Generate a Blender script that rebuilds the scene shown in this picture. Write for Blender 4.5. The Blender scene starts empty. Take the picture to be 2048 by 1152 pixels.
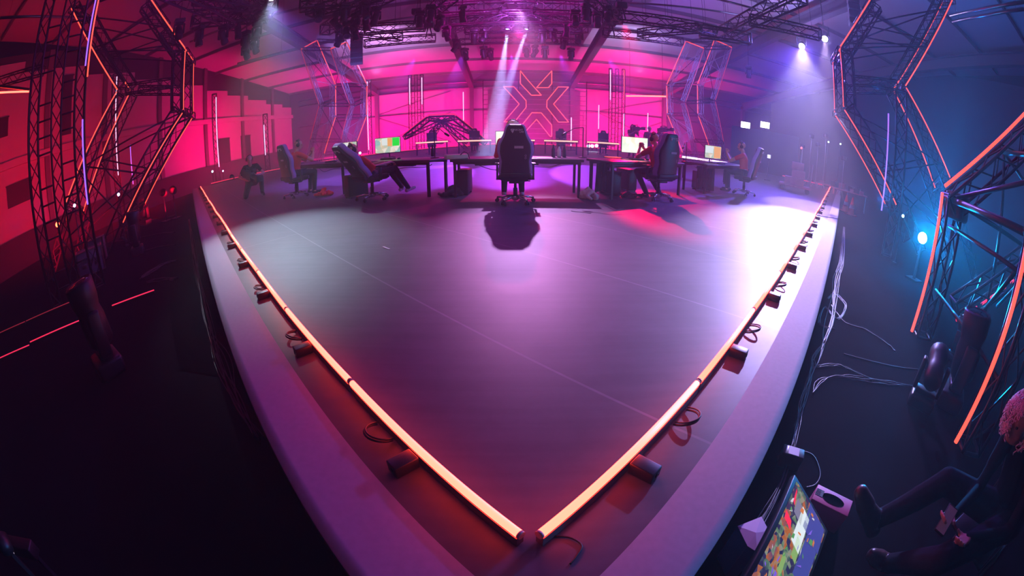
import bpy, bmesh, math, random
from mathutils import Vector, Matrix, Quaternion
random.seed(7)
SC = bpy.context.scene
COL = SC.collection
PI = math.pi
R = math.radians

# ------------------------------------------------------------------ camera
H = 1.3                      # camera height above the stage deck (deck top is z = 0)
PITCH, ROLL, FPX = R(22.1), R(-0.1), 830.0
_f = Vector((0, math.cos(PITCH), -math.sin(PITCH)))
_u = Vector((0, math.sin(PITCH), math.cos(PITCH)))
_r = Vector((1, 0, 0))
CR = math.cos(ROLL) * _r + math.sin(ROLL) * _u
CU = -math.sin(ROLL) * _r + math.cos(ROLL) * _u
cam_d = bpy.data.cameras.new('camera')
cam_d.type = 'PANO'
cam_d.sensor_fit = 'HORIZONTAL'
cam_d.sensor_width = 36.0
cam_d.clip_start = 0.02
cam_d.clip_end = 300
for _o in (cam_d, getattr(cam_d, 'cycles', None)):
    try:
        _o.panorama_type = 'FISHEYE_EQUISOLID'
        _o.fisheye_lens = 36.0 * FPX / 2048.0
        _o.fisheye_fov = R(190)
    except Exception:
        pass
cam = bpy.data.objects.new('camera', cam_d)
COL.objects.link(cam)
cam.matrix_world = Matrix(((CR.x, CU.x, -_f.x, 0), (CR.y, CU.y, -_f.y, 0), (CR.z, CU.z, -_f.z, H), (0, 0, 0, 1)))
SC.camera = cam

# ------------------------------------------------------------------ world, exposure, sampling hints
w = bpy.data.worlds.new('world'); SC.world = w; w.use_nodes = True
bg = w.node_tree.nodes['Background']
bg.inputs[0].default_value = (0.05, 0.02, 0.09, 1); bg.inputs[1].default_value = 0.02
SC.view_settings.view_transform = 'Standard'
SC.view_settings.look = 'None'
SC.view_settings.gamma = 1.0
SC.view_settings.use_curve_mapping = False
SC.view_settings.exposure = 0.0
SC.cycles.use_denoising = True
SC.cycles.max_bounces = 4
SC.cycles.diffuse_bounces = 2
SC.cycles.glossy_bounces = 2
SC.cycles.transmission_bounces = 2
SC.cycles.volume_bounces = 0
SC.cycles.transparent_max_bounces = 6
SC.cycles.caustics_reflective = False
SC.cycles.caustics_refractive = False
SC.cycles.sample_clamp_indirect = 3.0
SC.cycles.use_light_tree = True


# survey helpers: a sight line of the lens (frame 2048 x 1152) and where it meets a given distance or height
def ray(x, y):
    dx, dy = x - 1024.0, 576.0 - y
    r = math.hypot(dx, dy)
    th = 2 * math.asin(min(1, r / (2 * FPX)))
    if r < 1e-9: return _f.copy()
    return CR * (dx / r * math.sin(th)) + CU * (dy / r * math.sin(th)) + _f * math.cos(th)

def PD(x, y, D):
    d = ray(x, y); return Vector((0, 0, H)) + d * (D / math.hypot(d.x, d.y))

def PZ(x, y, z=0.0):
    d = ray(x, y); return Vector((0, 0, H)) + d * ((z - H) / d.z)

def PY(x, y, Y):
    d = ray(x, y); return Vector((0, 0, H)) + d * (Y / d.y)

def PP(x, y, anchor, az):
    """on the vertical plane through anchor running towards compass azimuth az (degrees from +Y to +X)"""
    d = ray(x, y); n = Vector((math.cos(R(az)), -math.sin(R(az)), 0))
    t = (Vector(anchor[:2]).to_3d().dot(n)) / d.dot(n)
    return Vector((0, 0, H)) + d * t

# ------------------------------------------------------------------ light
def aim(o, loc, tgt):
    o.location = loc
    o.rotation_euler = (Vector(tgt) - Vector(loc)).to_track_quat('-Z', 'Y').to_euler()

def spot(name, loc, tgt, power, col, deg, blend=0.3, rad=0.08):
    l = bpy.data.lights.new(name, 'SPOT'); l.energy = power; l.color = col
    l.spot_size = R(deg); l.spot_blend = blend; l.shadow_soft_size = rad
    o = bpy.data.objects.new(name, l); COL.objects.link(o); aim(o, loc, tgt); return o

def area(name, loc, tgt, power, col, sx, sy, spread=180):
    l = bpy.data.lights.new(name, 'AREA'); l.energy = power; l.color = col
    l.shape = 'RECTANGLE'; l.size = sx; l.size_y = sy; l.spread = R(spread)
    o = bpy.data.objects.new(name, l); COL.objects.link(o); aim(o, loc, tgt); return o

KEY_L = PD(543, -2, 12.4); KEY_R = Vector((13.5, 16.0, 6.9)); KEY_R2 = Vector((13.15, 13.8, 6.95))
WHITE = (0.80, 0.82, 1.0); LILAC = (0.80, 0.42, 1.0); MAG = (1.0, 0.0, 0.22); RED = (1.0, 0.0, 0.03)
PURP = (0.45, 0.12, 1.0); BLUE = (0.03, 0.28, 1.0)
spot('key_spot', KEY_L, (-3.25, 5.2, 0), 5000, (.62, .80, .98), 28, 1.0)
spot('haze_fill', KEY_L + Vector((-.3, .3, 0)), (-4.5, 15, -1), 4200, (.25, .12, 1), 80, 1)  # wide violet light added beside the left key lamp to tint the haze
spot('key_spot', KEY_R, (4.75, 5.5, 0), 40000, (.62, .52, 1), 17, 0.7)
spot('key_spot', KEY_R2, (8.4, 8.9, 0), 9000, (.85, .60, 1), 20, 0.3)
spot('haze_fill', KEY_R + Vector((.4, .3, 0)), (-1, 8, 1.5), 17000, (.16, .08, 1), 90, 1)  # second added haze light, blue-violet, beside the right key lamp
spot('back_spot', (0.3, 15.3, 6.0), (0.55, 5.3, 0), 8800, (.78, .38, 1), 19, 1.0)
spot('magenta_spot', (0.3, 17.5, 5.6), (0.3, 8.8, 0), 1500, (1, 0, .22), 62, 0.9)
for kp in (KEY_R, KEY_R2):  # extra point lights added before the key lenses to make a halo
    gl = bpy.data.lights.new('lamp_glow', 'POINT'); gl.energy = 480 if kp is KEY_R else 170; gl.color = (.40, .32, 1); gl.shadow_soft_size = .12
    go = bpy.data.objects.new('lamp_glow', gl); COL.objects.link(go); go.location = kp + Vector((-.28, -.34, -.14))
BEAM1 = PD(1015, 64, 19); BEAM2 = PD(1052, 64, 19)
spot('beam_spot', BEAM1, (-0.9, 17.5, 0), 170000, (.40, .45, 1), 11, 0.2, .05)
spot('beam_spot', BEAM2, (-1.1, 16.6, 0), 150000, (.40, .45, 1), 8, 0.2, .05)
for _t in ((-4.2, 9.2, 1.1), (0, 8.2, 1.1), (4.8, 9.2, 1.1)):
    spot('player_spot', (_t[0] * .35, 1.5, 6.8), _t, 520, (.95, .75, 1), 26, .8)
# wall and roof washes
area('wall_wash', (-12.5, 9, .2), (-22, 8, 4), 480, RED, 8, 1.0, 110)
area('wall_wash', (-16, 24, .2), (-22, 25, 3.5), 680, (1, 0, .14), 8, 1.0, 110)
area('wall_wash', (-12, 32, .4), (-13, 38, 3), 2400, MAG, 10, .6)
area('wall_wash', (12, 32, .4), (11, 38, 3), 2400, MAG, 10, .6)
area('wall_wash', (0, 33, .4), (0, 38, 3), 900, (1, 0, .35), 8, .6)
spot('roof_wash', (-8, 24, 5.2), (-8.5, 29, 8.2), 3000, (.85, .35, 1), 110, 1)
spot('roof_wash', (7.5, 24, 5.2), (8, 29, 8.2), 1500, (.65, .45, 1), 110, 1)
spot('roof_wash', (-8, 29, 4.6), (-8, 34, 7.4), 1100, (1, 0, .30), 120, 1)
spot('roof_wash', (9, 29, 4.6), (8, 34, 7.4), 1300, (1, 0, .30), 120, 1)
spot('roof_wash', (0, 16, 5.4), (0, 21, 9), 2400, (.70, .12, 1), 130, 1)
spot('roof_wash', (8, 17, 4.6), (8, 22, 9), 900, (.35, .12, 1), 130, 1)
spot('roof_wash', (15, 15, 5.2), (14, 19, 9), 260, (1, .03, .05), 90, 1)
# broad purple fill lights added overhead, then coloured stage spots
area('overhead_fill', (0, 17, 6.6), (0, 8, 0), 260, (.9, .0, .55), 6, 3)
area('overhead_fill', (-7, 7, 7.0), (-5, 5, 0), 120, (.6, .02, .6), 4, 4)
area('overhead_fill', (7, 5, 7.0), (4, 4, 0), 130, (.40, .04, .8), 4, 4)
for _x in (-5.0, -2.5, 0.0, 2.5, 5.0):
    spot('purple_spot', (_x * 1.2, 26, 6.2), (_x, 12.6 - .02 * _x * _x, 0), 9500, (.34, .05, 1), 11, .25)
for _x in (-3.0, 0.0):
    spot('purple_spot', (_x * 1.2, 28, 6.2), (_x, 16.5, 0), 6500, (.38, .08, 1), 10, .25)
spot('red_spot', (4.2, 15.5, 5.8), (3.05, 7.4, 0), 9000, (1, 0, .07), 17, .5)
LAMP_B = PD(1845, 476, 9.5)
spot('blue_lamp_beam', LAMP_B + Vector((-.16, -.08, .02)), (2.2, -.6, 1.9), 5200, (.0, .34, 1), 52, 1, .1)
pl = bpy.data.lights.new('lamp_glow', 'POINT'); pl.energy = 330; pl.color = (0, .36, 1); pl.shadow_soft_size = .12  # point light added before the cyan lamp for its halo in the haze
po = bpy.data.objects.new('lamp_glow', pl); COL.objects.link(po); po.location = LAMP_B + Vector((-.35, -.2, .1))
area('blue_wash', (16, 10, 1.0), (24, 6, 4), 160, (0, .10, 1), 3, 3)
spot('blue_wash', (13.5, 10.5, .2), (13.5, 7, 4.5), 2600, (0, .22, 1), 110, 1)
spot('blue_wash', (12.5, 7.0, -.3), (9.5, 3.2, 3.0), 700, (0, .25, 1), 100, 1)

# ------------------------------------------------------------------ materials
MATS = {}
def mat(name, col, rough=.6, metal=0.0, emis=None, es=0.0, noise=0.0, nscale=8.0, spec=.5, bump=0.0, cam_sample=True):
    if name in MATS: return MATS[name]
    m = bpy.data.materials.new(name); m.use_nodes = True
    nt = m.node_tree; b = nt.nodes['Principled BSDF']
    b.inputs['Base Color'].default_value = (*col, 1); b.inputs['Roughness'].default_value = rough
    b.inputs['Metallic'].default_value = metal; b.inputs['Specular IOR Level'].default_value = spec
    if emis:
        b.inputs['Emission Color'].default_value = (*emis, 1); b.inputs['Emission Strength'].default_value = es
        if not cam_sample: m.cycles.emission_sampling = 'NONE'
    if noise or bump:
        tc = nt.nodes.new('ShaderNodeTexCoord'); nz = nt.nodes.new('ShaderNodeTexNoise')
        nz.inputs['Scale'].default_value = nscale; nz.inputs['Detail'].default_value = 4
        nt.links.new(tc.outputs['Object'], nz.inputs['Vector'])
        if noise:
            mx = nt.nodes.new('ShaderNodeMix'); mx.data_type = 'RGBA'
            mx.inputs[6].default_value = (*[c * (1 - noise) for c in col], 1)
            mx.inputs[7].default_value = (*[min(1, c * (1 + noise)) for c in col], 1)
            nt.links.new(nz.outputs['Fac'], mx.inputs[0]); nt.links.new(mx.outputs[2], b.inputs['Base Color'])
        if bump:
            bp = nt.nodes.new('ShaderNodeBump'); bp.inputs['Strength'].default_value = bump
            nt.links.new(nz.outputs['Fac'], bp.inputs['Height']); nt.links.new(bp.outputs['Normal'], b.inputs['Normal'])
    MATS[name] = m; return m

M_TRUSS = mat('black_truss_metal', (.035, .035, .04), .32, .6, noise=.3)
M_TRUSSL = mat('aluminium_truss', (.55, .55, .6), .4, .35, noise=.2)
M_BLACK = mat('black_plastic', (.012, .012, .014), .45, noise=.3)
M_STEEL = mat('steel', (.35, .35, .38), .3, 1.0, noise=.1)
M_CHROME = mat('chrome', (.75, .75, .78), .18, 1.0, noise=.05)
M_CABLE = mat('cable_rubber', (.015, .015, .018), .5, noise=.2)
M_RAIL = mat('rail_led_diffuser', (.9, .5, .3), .4, emis=(1, .038, .023), es=17)
M_LED = mat('orange_led', (.8, .2, .1), .4, emis=(1, .07, .035), es=1.5, cam_sample=False)
M_LEDN = mat('orange_led_near', (.8, .2, .1), .4, emis=(1, .075, .045), es=2.2)
M_LEDP = mat('pink_led', (.8, .1, .2), .4, emis=(1, .03, .10), es=1.1, cam_sample=False)
M_LEDDIM = mat('dim_red_led', (.5, .1, .1), .4, emis=(.55, .03, .06), es=.8, cam_sample=False)
M_LEDW = mat('white_led', (.9, .9, .9), .4, emis=(.95, .62, 1), es=1.7, cam_sample=False)
M_LEDV = mat('violet_led', (.4, .3, .9), .4, emis=(.34, .13, 1), es=1.5, cam_sample=False)
M_LEDR = mat('bar_led', (1, .5, .4), .4, emis=(1, .42, .30), es=2.0)
M_LOGO = mat('logo_led', (1, .3, .2), .4, emis=(1, .13, .07), es=1.3, cam_sample=False)

def floor_mat():
    m = bpy.data.materials.new('stage_vinyl'); m.use_nodes = True; nt = m.node_tree; b = nt.nodes['Principled BSDF']
    tc = nt.nodes.new('ShaderNodeTexCoord')
    mp = nt.nodes.new('ShaderNodeMapping'); mp.inputs['Rotation'].default_value[2] = R(45)
    br = nt.nodes.new('ShaderNodeTexBrick'); br.inputs['Scale'].default_value = 1.0
    br.inputs['Brick Width'].default_value = 12; br.inputs['Row Height'].default_value = 1.55
    br.inputs['Mortar Size'].default_value = .010; br.inputs['Mortar Smooth'].default_value = .3
    br.inputs['Color1'].default_value = (.135, .13, .15, 1); br.inputs['Color2'].default_value = (.145, .14, .16, 1)
    br.inputs['Mortar'].default_value = (.23, .22, .25, 1)
    nz = nt.nodes.new('ShaderNodeTexNoise'); nz.inputs['Scale'].default_value = 1.3; nz.inputs['Detail'].default_value = 8
    nz.inputs['Roughness'].default_value = .7
    mx = nt.nodes.new('ShaderNodeMix'); mx.data_type = 'RGBA'; mx.blend_type = 'MULTIPLY'; mx.inputs[0].default_value = .8
    cr = nt.nodes.new('ShaderNodeValToRGB'); cr.color_ramp.elements[0].position = .3; cr.color_ramp.elements[0].color = (.6, .6, .6, 1)
    cr.color_ramp.elements[1].position = .7
    sm = nt.nodes.new('ShaderNodeMapping'); sm.inputs['Rotation'].default_value[2] = R(45); sm.inputs['Scale'].default_value = (.35, 9, 1)
    sn = nt.nodes.new('ShaderNodeTexNoise'); sn.inputs['Scale'].default_value = 1.5; sn.inputs['Detail'].default_value = 6; sc2 = nt.nodes.new('ShaderNodeValToRGB')
    sc2.color_ramp.elements[0].position = .40; sc2.color_ramp.elements[0].color = (.95, .95, .95, 1); sc2.color_ramp.elements[1].position = .62; sc2.color_ramp.elements[1].color = (1.05, 1.05, 1.05, 1)
    mx2 = nt.nodes.new('ShaderNodeMix'); mx2.data_type = 'RGBA'; mx2.blend_type = 'MULTIPLY'; mx2.inputs[0].default_value = 1
    rr = nt.nodes.new('ShaderNodeMapRange'); rr.inputs['To Min'].default_value = .46; rr.inputs['To Max'].default_value = .60; b.inputs['Specular IOR Level'].default_value = .28
    n2 = nt.nodes.new('ShaderNodeTexNoise'); n2.inputs['Scale'].default_value = 260; n2.inputs['Detail'].default_value = 2
    bp = nt.nodes.new('ShaderNodeBump'); bp.inputs['Strength'].default_value = .15; bp.inputs['Distance'].default_value = .002
    L = nt.links.new
    L(tc.outputs['Object'], mp.inputs[0]); L(mp.outputs[0], br.inputs[0]); L(tc.outputs['Object'], nz.inputs[0]); L(tc.outputs['Object'], n2.inputs[0])
    L(nz.outputs[0], cr.inputs[0]); L(br.outputs['Color'], mx.inputs[6]); L(cr.outputs[0], mx.inputs[7]); L(tc.outputs['Object'], sm.inputs[0]); L(sm.outputs[0], sn.inputs[0]); L(sn.outputs[0], sc2.inputs[0]); L(mx.outputs[2], mx2.inputs[6]); L(sc2.outputs[0], mx2.inputs[7]); L(mx2.outputs[2], b.inputs['Base Color'])
    L(nz.outputs[0], rr.inputs['Value']); L(rr.outputs[0], b.inputs['Roughness']); L(n2.outputs[0], bp.inputs['Height']); L(bp.outputs[0], b.inputs['Normal'])
    return m
M_STAGE = floor_mat()
M_CLOTH = mat('pale_edge_cloth', (.42, .40, .45), .8, noise=.12, nscale=30, bump=.15)
M_FLOOR = mat('dark_studio_floor', (.010, .008, .011), 1.0, noise=.35, nscale=3, bump=.05, spec=0.0)
M_WALL = mat('painted_panel_wall', (.55, .52, .53), .75, noise=.06, nscale=1.5)
M_WALLD = mat('dark_wall', (.05, .05, .06), .8, noise=.2, nscale=1.5)
M_ROOF = mat('white_roof_sheet', (.6, .6, .62), .6, noise=.06, nscale=1)
M_BEAM = mat('painted_steel_beam', (.16, .14, .16), .5, .2, noise=.15)
M_DARK = mat('dark_door', (.03, .025, .03), .6, noise=.2)

# ------------------------------------------------------------------ mesh helpers
def tag(o, label=None, cat=None, group=None, kind=None):
    if label: o['label'] = label
    if cat: o['category'] = cat
    if group: o['group'] = group
    if kind: o['kind'] = kind
    return o

def empty(name, loc=(0, 0, 0), rz=0.0):
    o = bpy.data.objects.new(name, None); o.empty_display_size = .2
    COL.objects.link(o); o.location = loc; o.rotation_euler = (0, 0, rz); return o

def copy_tree(o, parent=None):
    c = o.copy(); COL.objects.link(c); c.parent = parent
    for ch in list(o.children): copy_tree(ch, c)
    return c

class MB:
    def __init__(s): s.v = []; s.f = []; s.m = []; s.sm = []
    def quad(s, vs, mi=0, smooth=False):
        b = len(s.v); s.v += [tuple(v) for v in vs]; s.f.append(tuple(range(b, b + len(vs)))); s.m.append(mi); s.sm.append(smooth); return s
    def tube(s, p, q, r, r2=None, n=6, mi=0, cap=True, smooth=True):
        p = Vector(p); q = Vector(q); r2 = r if r2 is None else r2
        d = q - p
        if d.length < 1e-7: return s
        d.normalize(); a = d.orthogonal().normalized(); c = d.cross(a); b = len(s.v)
        for P_, rr in ((p, r), (q, r2)):
            for i in range(n):
                t = 2 * PI * i / n; s.v.append(tuple(P_ + (a * math.cos(t) + c * math.sin(t)) * rr))
        for i in range(n):
            j = (i + 1) % n; s.f.append((b + i, b + j, b + n + j, b + n + i)); s.m.append(mi); s.sm.append(smooth)
        if cap:
            s.f.append(tuple(b + n - 1 - i for i in range(n))); s.m.append(mi); s.sm.append(False)
            s.f.append(tuple(b + n + i for i in range(n))); s.m.append(mi); s.sm.append(False)
        return s
    def path(s, pts, r, n=6, mi=0):
        pts = [Vector(p) for p in pts]; b = len(s.v); N = len(pts)
        d0 = (pts[1] - pts[0]).normalized(); a = d0.orthogonal().normalized()
        for k, P_ in enumerate(pts):
            d = (pts[min(k + 1, N - 1)] - pts[max(k - 1, 0)]).normalized()
            a = (a - d * a.dot(d)).normalized(); c = d.cross(a); rr = r[k] if isinstance(r, (list, tuple)) else r
            for i in range(n):
                t = 2 * PI * i / n; s.v.append(tuple(P_ + (a * math.cos(t) + c * math.sin(t)) * rr))
        for k in range(N - 1):
            for i in range(n):
                j = (i + 1) % n; o = b + k * n
                s.f.append((o + i, o + j, o + n + j, o + n + i)); s.m.append(mi); s.sm.append(True)
        s.f.append(tuple(b + n - 1 - i for i in range(n))); s.m.append(mi); s.sm.append(False)
        o = b + (N - 1) * n
        s.f.append(tuple(o + i for i in range(n))); s.m.append(mi); s.sm.append(False)
        return s
    def box(s, c, size, rot=None, mi=0, bev=0.0):
        c = Vector(c); x, y, z = (k / 2 for k in size); b = len(s.v)
        if bev <= 0:
            vs = [Vector((i * x, j * y, k * z)) for k in (-1, 1) for i, j in ((-1, -1), (1, -1), (1, 1), (-1, 1))]
            fs = [(3, 2, 1, 0), (4, 5, 6, 7), (0, 1, 5, 4), (1, 2, 6, 5), (2, 3, 7, 6), (3, 0, 4, 7)]
        else:
            bm = bmesh.new(); bmesh.ops.create_cube(bm, size=1)
            for v in bm.verts: v.co = Vector((v.co.x * 2 * x, v.co.y * 2 * y, v.co.z * 2 * z))
            bmesh.ops.bevel(bm, geom=bm.edges[:], offset=bev, segments=2, profile=.5, affect='EDGES')
            vs = [v.co.copy() for v in bm.verts]; bm.verts.index_update(); fs = [tuple(v.index for v in f.verts) for f in bm.faces]; bm.free()
        M = rot.to_matrix() if isinstance(rot, (Quaternion,)) else rot
        for v in vs: s.v.append(tuple(c + (M @ v if M is not None else v)))
        for f in fs: s.f.append(tuple(b + i for i in f)); s.m.append(mi); s.sm.append(bev > 0)
        return s
    def beam(s, p, q, wd, ht, mi=0, up=(0, 0, 1)):
        p = Vector(p); q = Vector(q); d = (q - p); L = d.length; d.normalize(); up = Vector(up)
        if abs(d.dot(up)) > .98: up = Vector((0, 1, 0))
        sx = d.cross(up).normalized(); uz = sx.cross(d)
        return s.box((p + q) / 2, (wd, L, ht), Matrix((sx, d, uz)).transposed(), mi)
    def ball(s, c, r, n=10, mi=0, rot=None):
        c = Vector(c); r = (r, r, r) if isinstance(r, (int, float)) else r; b = len(s.v); m = max(4, n // 2 + 1)
        for i in range(m + 1):
            ph = PI * i / m
            for j in range(n):
                t = 2 * PI * j / n
                v = Vector((math.sin(ph) * math.cos(t) * r[0], math.sin(ph) * math.sin(t) * r[1], math.cos(ph) * r[2]))
                s.v.append(tuple(c + (rot @ v if rot is not None else v)))
        for i in range(m):
            for j in range(n):
                k = (j + 1) % n; s.f.append((b + i * n + j, b + (i + 1) * n + j, b + (i + 1) * n + k, b + i * n + k)); s.m.append(mi); s.sm.append(True)
        return s
    def lathe(s, c, prof, n=12, mi=0, axis=(0, 0, 1)):
        c = Vector(c); ax = Vector(axis).normalized(); a = ax.orthogonal().normalized(); d = ax.cross(a); b = len(s.v)
        for (rr, z) in prof:
            for j in range(n):
                t = 2 * PI * j / n; s.v.append(tuple(c + ax * z + (a * math.cos(t) + d * math.sin(t)) * rr))
        for i in range(len(prof) - 1):
            for j in range(n):
                k = (j + 1) % n; s.f.append((b + i * n + j, b + i * n + k, b + (i + 1) * n + k, b + (i + 1) * n + j)); s.m.append(mi); s.sm.append(True)
        return s
    def prism(s, poly, vec, mi=0):
        """closed prism: polygon (3-D points) swept along vec"""
        b = len(s.v); n = len(poly); vec = Vector(vec); poly = [Vector(p) for p in poly]
        s.v += [tuple(p) for p in poly] + [tuple(p + vec) for p in poly]
        s.f.append(tuple(b + n - 1 - i for i in range(n))); s.m.append(mi); s.sm.append(False)
        s.f.append(tuple(b + n + i for i in range(n))); s.m.append(mi); s.sm.append(False)
        for i in range(n):
            j = (i + 1) % n; s.f.append((b + i, b + j, b + n + j, b + n + i)); s.m.append(mi); s.sm.append(False)
        return s
    def truss(s, p, q, sz, bay=None, up=(0, 0, 1), rc=None, rb=None, n=4, chords=4, sz2=None):
        """box truss (4 chords), or flat ladder (2 chords)"""
        p = Vector(p); q = Vector(q); d = q - p; L = d.length; d.normalize(); up = Vector(up)
        if abs(d.dot(up)) > .98: up = Vector((0, 1, 0))
        sx = d.cross(up).normalized(); uz = sx.cross(d); h = sz / 2; h2 = (sz2 or sz) / 2
        rc = rc or sz * .085; rb = rb or rc * .5; bay = bay or sz * 1.3; nb = max(1, round(L / bay)); st = L / nb
        if chords == 4: cs = [sx * h + uz * h2, -sx * h + uz * h2, -sx * h - uz * h2, sx * h - uz * h2]
        elif chords == 3: cs = [sx * h - uz * h2, -sx * h - uz * h2, uz * h2]
        else: cs = [sx * h, -sx * h]
        for c in cs: s.tube(p + c, q + c, rc, n=n + 2)
        m = len(cs)
        pairs = [(i, (i + 1) % m) for i in range(m)] if m > 2 else [(0, 1)]
        for i, j in pairs:
            for k in range(nb):
                a = p + d * (st * k); b = p + d * (st * (k + 1))
                if m == 2: s.tube(a + cs[i], a + cs[j], rb, n=n, cap=False)
                elif k % 2 == 0: s.tube(a + cs[i], b + cs[j], rb, n=n, cap=False)
                else: s.tube(a + cs[j], b + cs[i], rb, n=n, cap=False)
            for e in (p, q): s.tube(e + cs[i], e + cs[j], rc * .9, n=n, cap=False)
        return s
    def build(s, name, mats, parent=None):
        me = bpy.data.meshes.new(name); me.from_pydata(s.v, [], s.f)
        for m in (mats if isinstance(mats, (list, tuple)) else [mats]): me.materials.append(m)
        me.polygons.foreach_set('material_index', s.m); me.polygons.foreach_set('use_smooth', s.sm); me.update()
        o = bpy.data.objects.new(name, me); COL.objects.link(o)
        if parent is not None: o.parent = parent
        return o

def inv(o):            # world point -> local of an empty placed so far (location and z rotation only)
    M = Matrix.Translation(o.location) @ Matrix.Rotation(o.rotation_euler.z, 4, 'Z'); Mi = M.inverted()
    return lambda p: Mi @ Vector(p)
# ================================================================== SETTING
XL, XR, YB = -22.0, 27.0, 38.0
Z0 = -0.5
def zroof(y): return 6.7 + (YB - y) * .125
def struct(mb, name, m): return tag(mb.build(name, m), kind='structure')

mb = MB(); mb.box(((XL + XR) / 2, 14, Z0 - .1), (XR - XL + 10, 60, .2)); struct(mb, 'floor', M_FLOOR)
# stage deck: a square platform standing on one corner
c0 = Vector((.03, .03, 0)); eL = Vector((-15.1, 15.1, 0)).normalized(); eR = Vector((15.0, 14.3, 0)).normalized()
SIDE = 25.4
cL = c0 + eL * SIDE; cR = c0 + eR * SIDE; cB = c0 + eL * SIDE + eR * SIDE
mb = MB(); mb.prism([p + Vector((0, 0, Z0 + .001)) for p in (c0, cR, cB, cL)], (0, 0, -Z0 - .001)); struct(mb, 'floor_stage', M_STAGE)
# pale cloth strips along the two front edges
def strip(a, b, inw, wd, name, wav):
    mb = MB(); d = (b - a); L = d.length; d.normalize(); N = int(L / .12); rng = random.Random(wav)
    prev = None
    for i in range(N + 1):
        p = a + d * (L * i / N)
        row = []
        for k in range(7):
            t = k / 6; z = .004 + (0.006 * wav * max(0, math.sin(i * .9 + t * 5 + math.sin(i * .31) * 2)) * (1 if i < 26 else .15) * t * (1 - t) * 2)
            row.append(p + inw * (wd * (1 - t)) - inw * (.004 * (t > .9)) + Vector((0, 0, z)))
        row.append(p - inw * .006 + Vector((0, 0, -.03 if wav else -.02)))
        if prev:
            for k in range(len(row) - 1): mb.quad((prev[k], prev[k + 1], row[k + 1], row[k]), smooth=True)
        prev = row
    o = struct(mb, name, M_CLOTH); bm = bmesh.new(); bm.from_mesh(o.data); bmesh.ops.remove_doubles(bm, verts=bm.verts, dist=1e-5)
    bmesh.ops.recalc_face_normals(bm, faces=bm.faces); bm.to_mesh(o.data); bm.free()
strip(c0 + eL * .35, cL, Vector((eL.y, -eL.x, 0)), .34, 'trim_1', 0)
strip(c0 + eR * .35, cR, Vector((-eR.y, eR.x, 0)), .27, 'trim_2', 1)

# left gable wall: stepped cladding, ledge, dark openings
mb = MB(); mb.box((XL - .15, 14, 4.6), (.3, 60, 10.2))
struct(mb, 'wall_left', M_WALLD)
mb = MB(); ys = [-6, 3.2, 7.6, 12.4, 16.6, 20.4, 23.8, 27, 30, 33, 36, YB]
for a, b in zip(ys, ys[1:]):
    top = zroof((a + b) / 2) - 1.5
    mb.box((XL + .05, (a + b) / 2, (top + 1.0) / 2), (.1, b - a, top - 1.0 ))
for y in (2, 6.5): pass
struct(mb, 'wall_left_cladding', M_WALL)
mb = MB(); mb.box((XL + .2, 16, 4.35), (.22, 44, .35)); struct(mb, 'trim_3', M_WALL)
mb = MB(); mb.box((XL + .3, 16, .25), (.45, 44, 1.5)); struct(mb, 'baseboard_left', M_WALLD)
mb = MB()
for y in (5.2, 9.5, 14, 19, 24, 29, 34): mb.box((XL + .16, y, 4.9), (.16, .35, 9.6))
struct(mb, 'trim_4', M_BEAM)
for i, (y, z, h, wd) in enumerate([(5.6, 6.2, .9, 2.2), (7.4, 2.9, 1.0, 1.8), (3.2, 2.4, 2.9, .8), (11.0, 6.6, 3.2, .7), (26.3, 1.6, 2.6, 1.5), (29.4, 1.6, 2.6, 1.4)]):
    mb = MB(); mb.box((XL + .14, y, z), (.06, wd, h)); mb.box((XL + .18, y, z + h / 2), (.06, wd + .1, .06)); struct(mb, 'door_%d' % (i + 1) if i > 3 else 'window_%d' % (i + 1), M_DARK)
# back wall
mb = MB(); mb.box(((XL + XR) / 2, YB + .15, 3.3), (XR - XL + .6, .3, 7.6)); struct(mb, 'wall_back', M_WALL)
for _i, (_x0, _x1) in enumerate(((XL, -13.6), (14.6, XR))):  # added dark panels put the shade at both wall ends into colour
    mb = MB(); mb.box(((_x0 + _x1) / 2, YB - .12, 3.2), (_x1 - _x0, .1, 7.0)); struct(mb, 'wall_back_shade', mat('dark_violet_shade', (.07, .06, .12), .9, noise=.2))
mb = MB(); mb.box((2.0, YB - .3, 2.5), (8.2, .3, 5.0)); struct(mb, 'wall_back_panel', M_BEAM)
mb = MB()
for z in (5.75, 5.2): mb.tube((XL + 1, YB - .25, z), (XR, YB - .25, z), .07)
for z in (3.1,): mb.tube((XL + 1, YB - .2, z), (XR, YB - .2, z), .05)
struct(mb, 'trim_5', M_STEEL)
mb = MB()
for x in (-17, -9, 11.5, 19):
    mb.beam((x - 3.5, YB - .1, .2), (x + 3.5, YB - .1, 3.0), .06, .06); mb.beam((x + 3.5, YB - .1, .2), (x - 3.5, YB - .1, 3.0), .06, .06)
    mb.beam((x - 3.5, YB - .1, 3.2), (x + 3.5, YB - .1, 5), .06, .06)
struct(mb, 'trim_6', M_BEAM)
mb = MB(); mb.box((-.9 + 8.6, YB - .05, 1.6), (2.4, .1, 2.8)); struct(mb, 'door_7', M_WALL)
za = PY(850, 181, YB).z; zb = zroof(YB) - .1
mb = MB(); mb.box(((XL + XR) / 2, YB - .02, (za + zb) / 2), (XR - XL, .08, zb - za)); struct(mb, 'wall_back_upper', mat('unlit_violet_grey', (.17, .14, .22), .7, noise=.15, nscale=1))  # dull violet-grey band puts the unlit upper wall into its colour
# right wall
mb = MB(); mb.box((XR + .15, 14, 4.6), (.3, 60, 10.2)); struct(mb, 'wall_right', mat('blue_grey_wall', (.07, .07, .09), .8, noise=.15, nscale=1))
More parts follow.
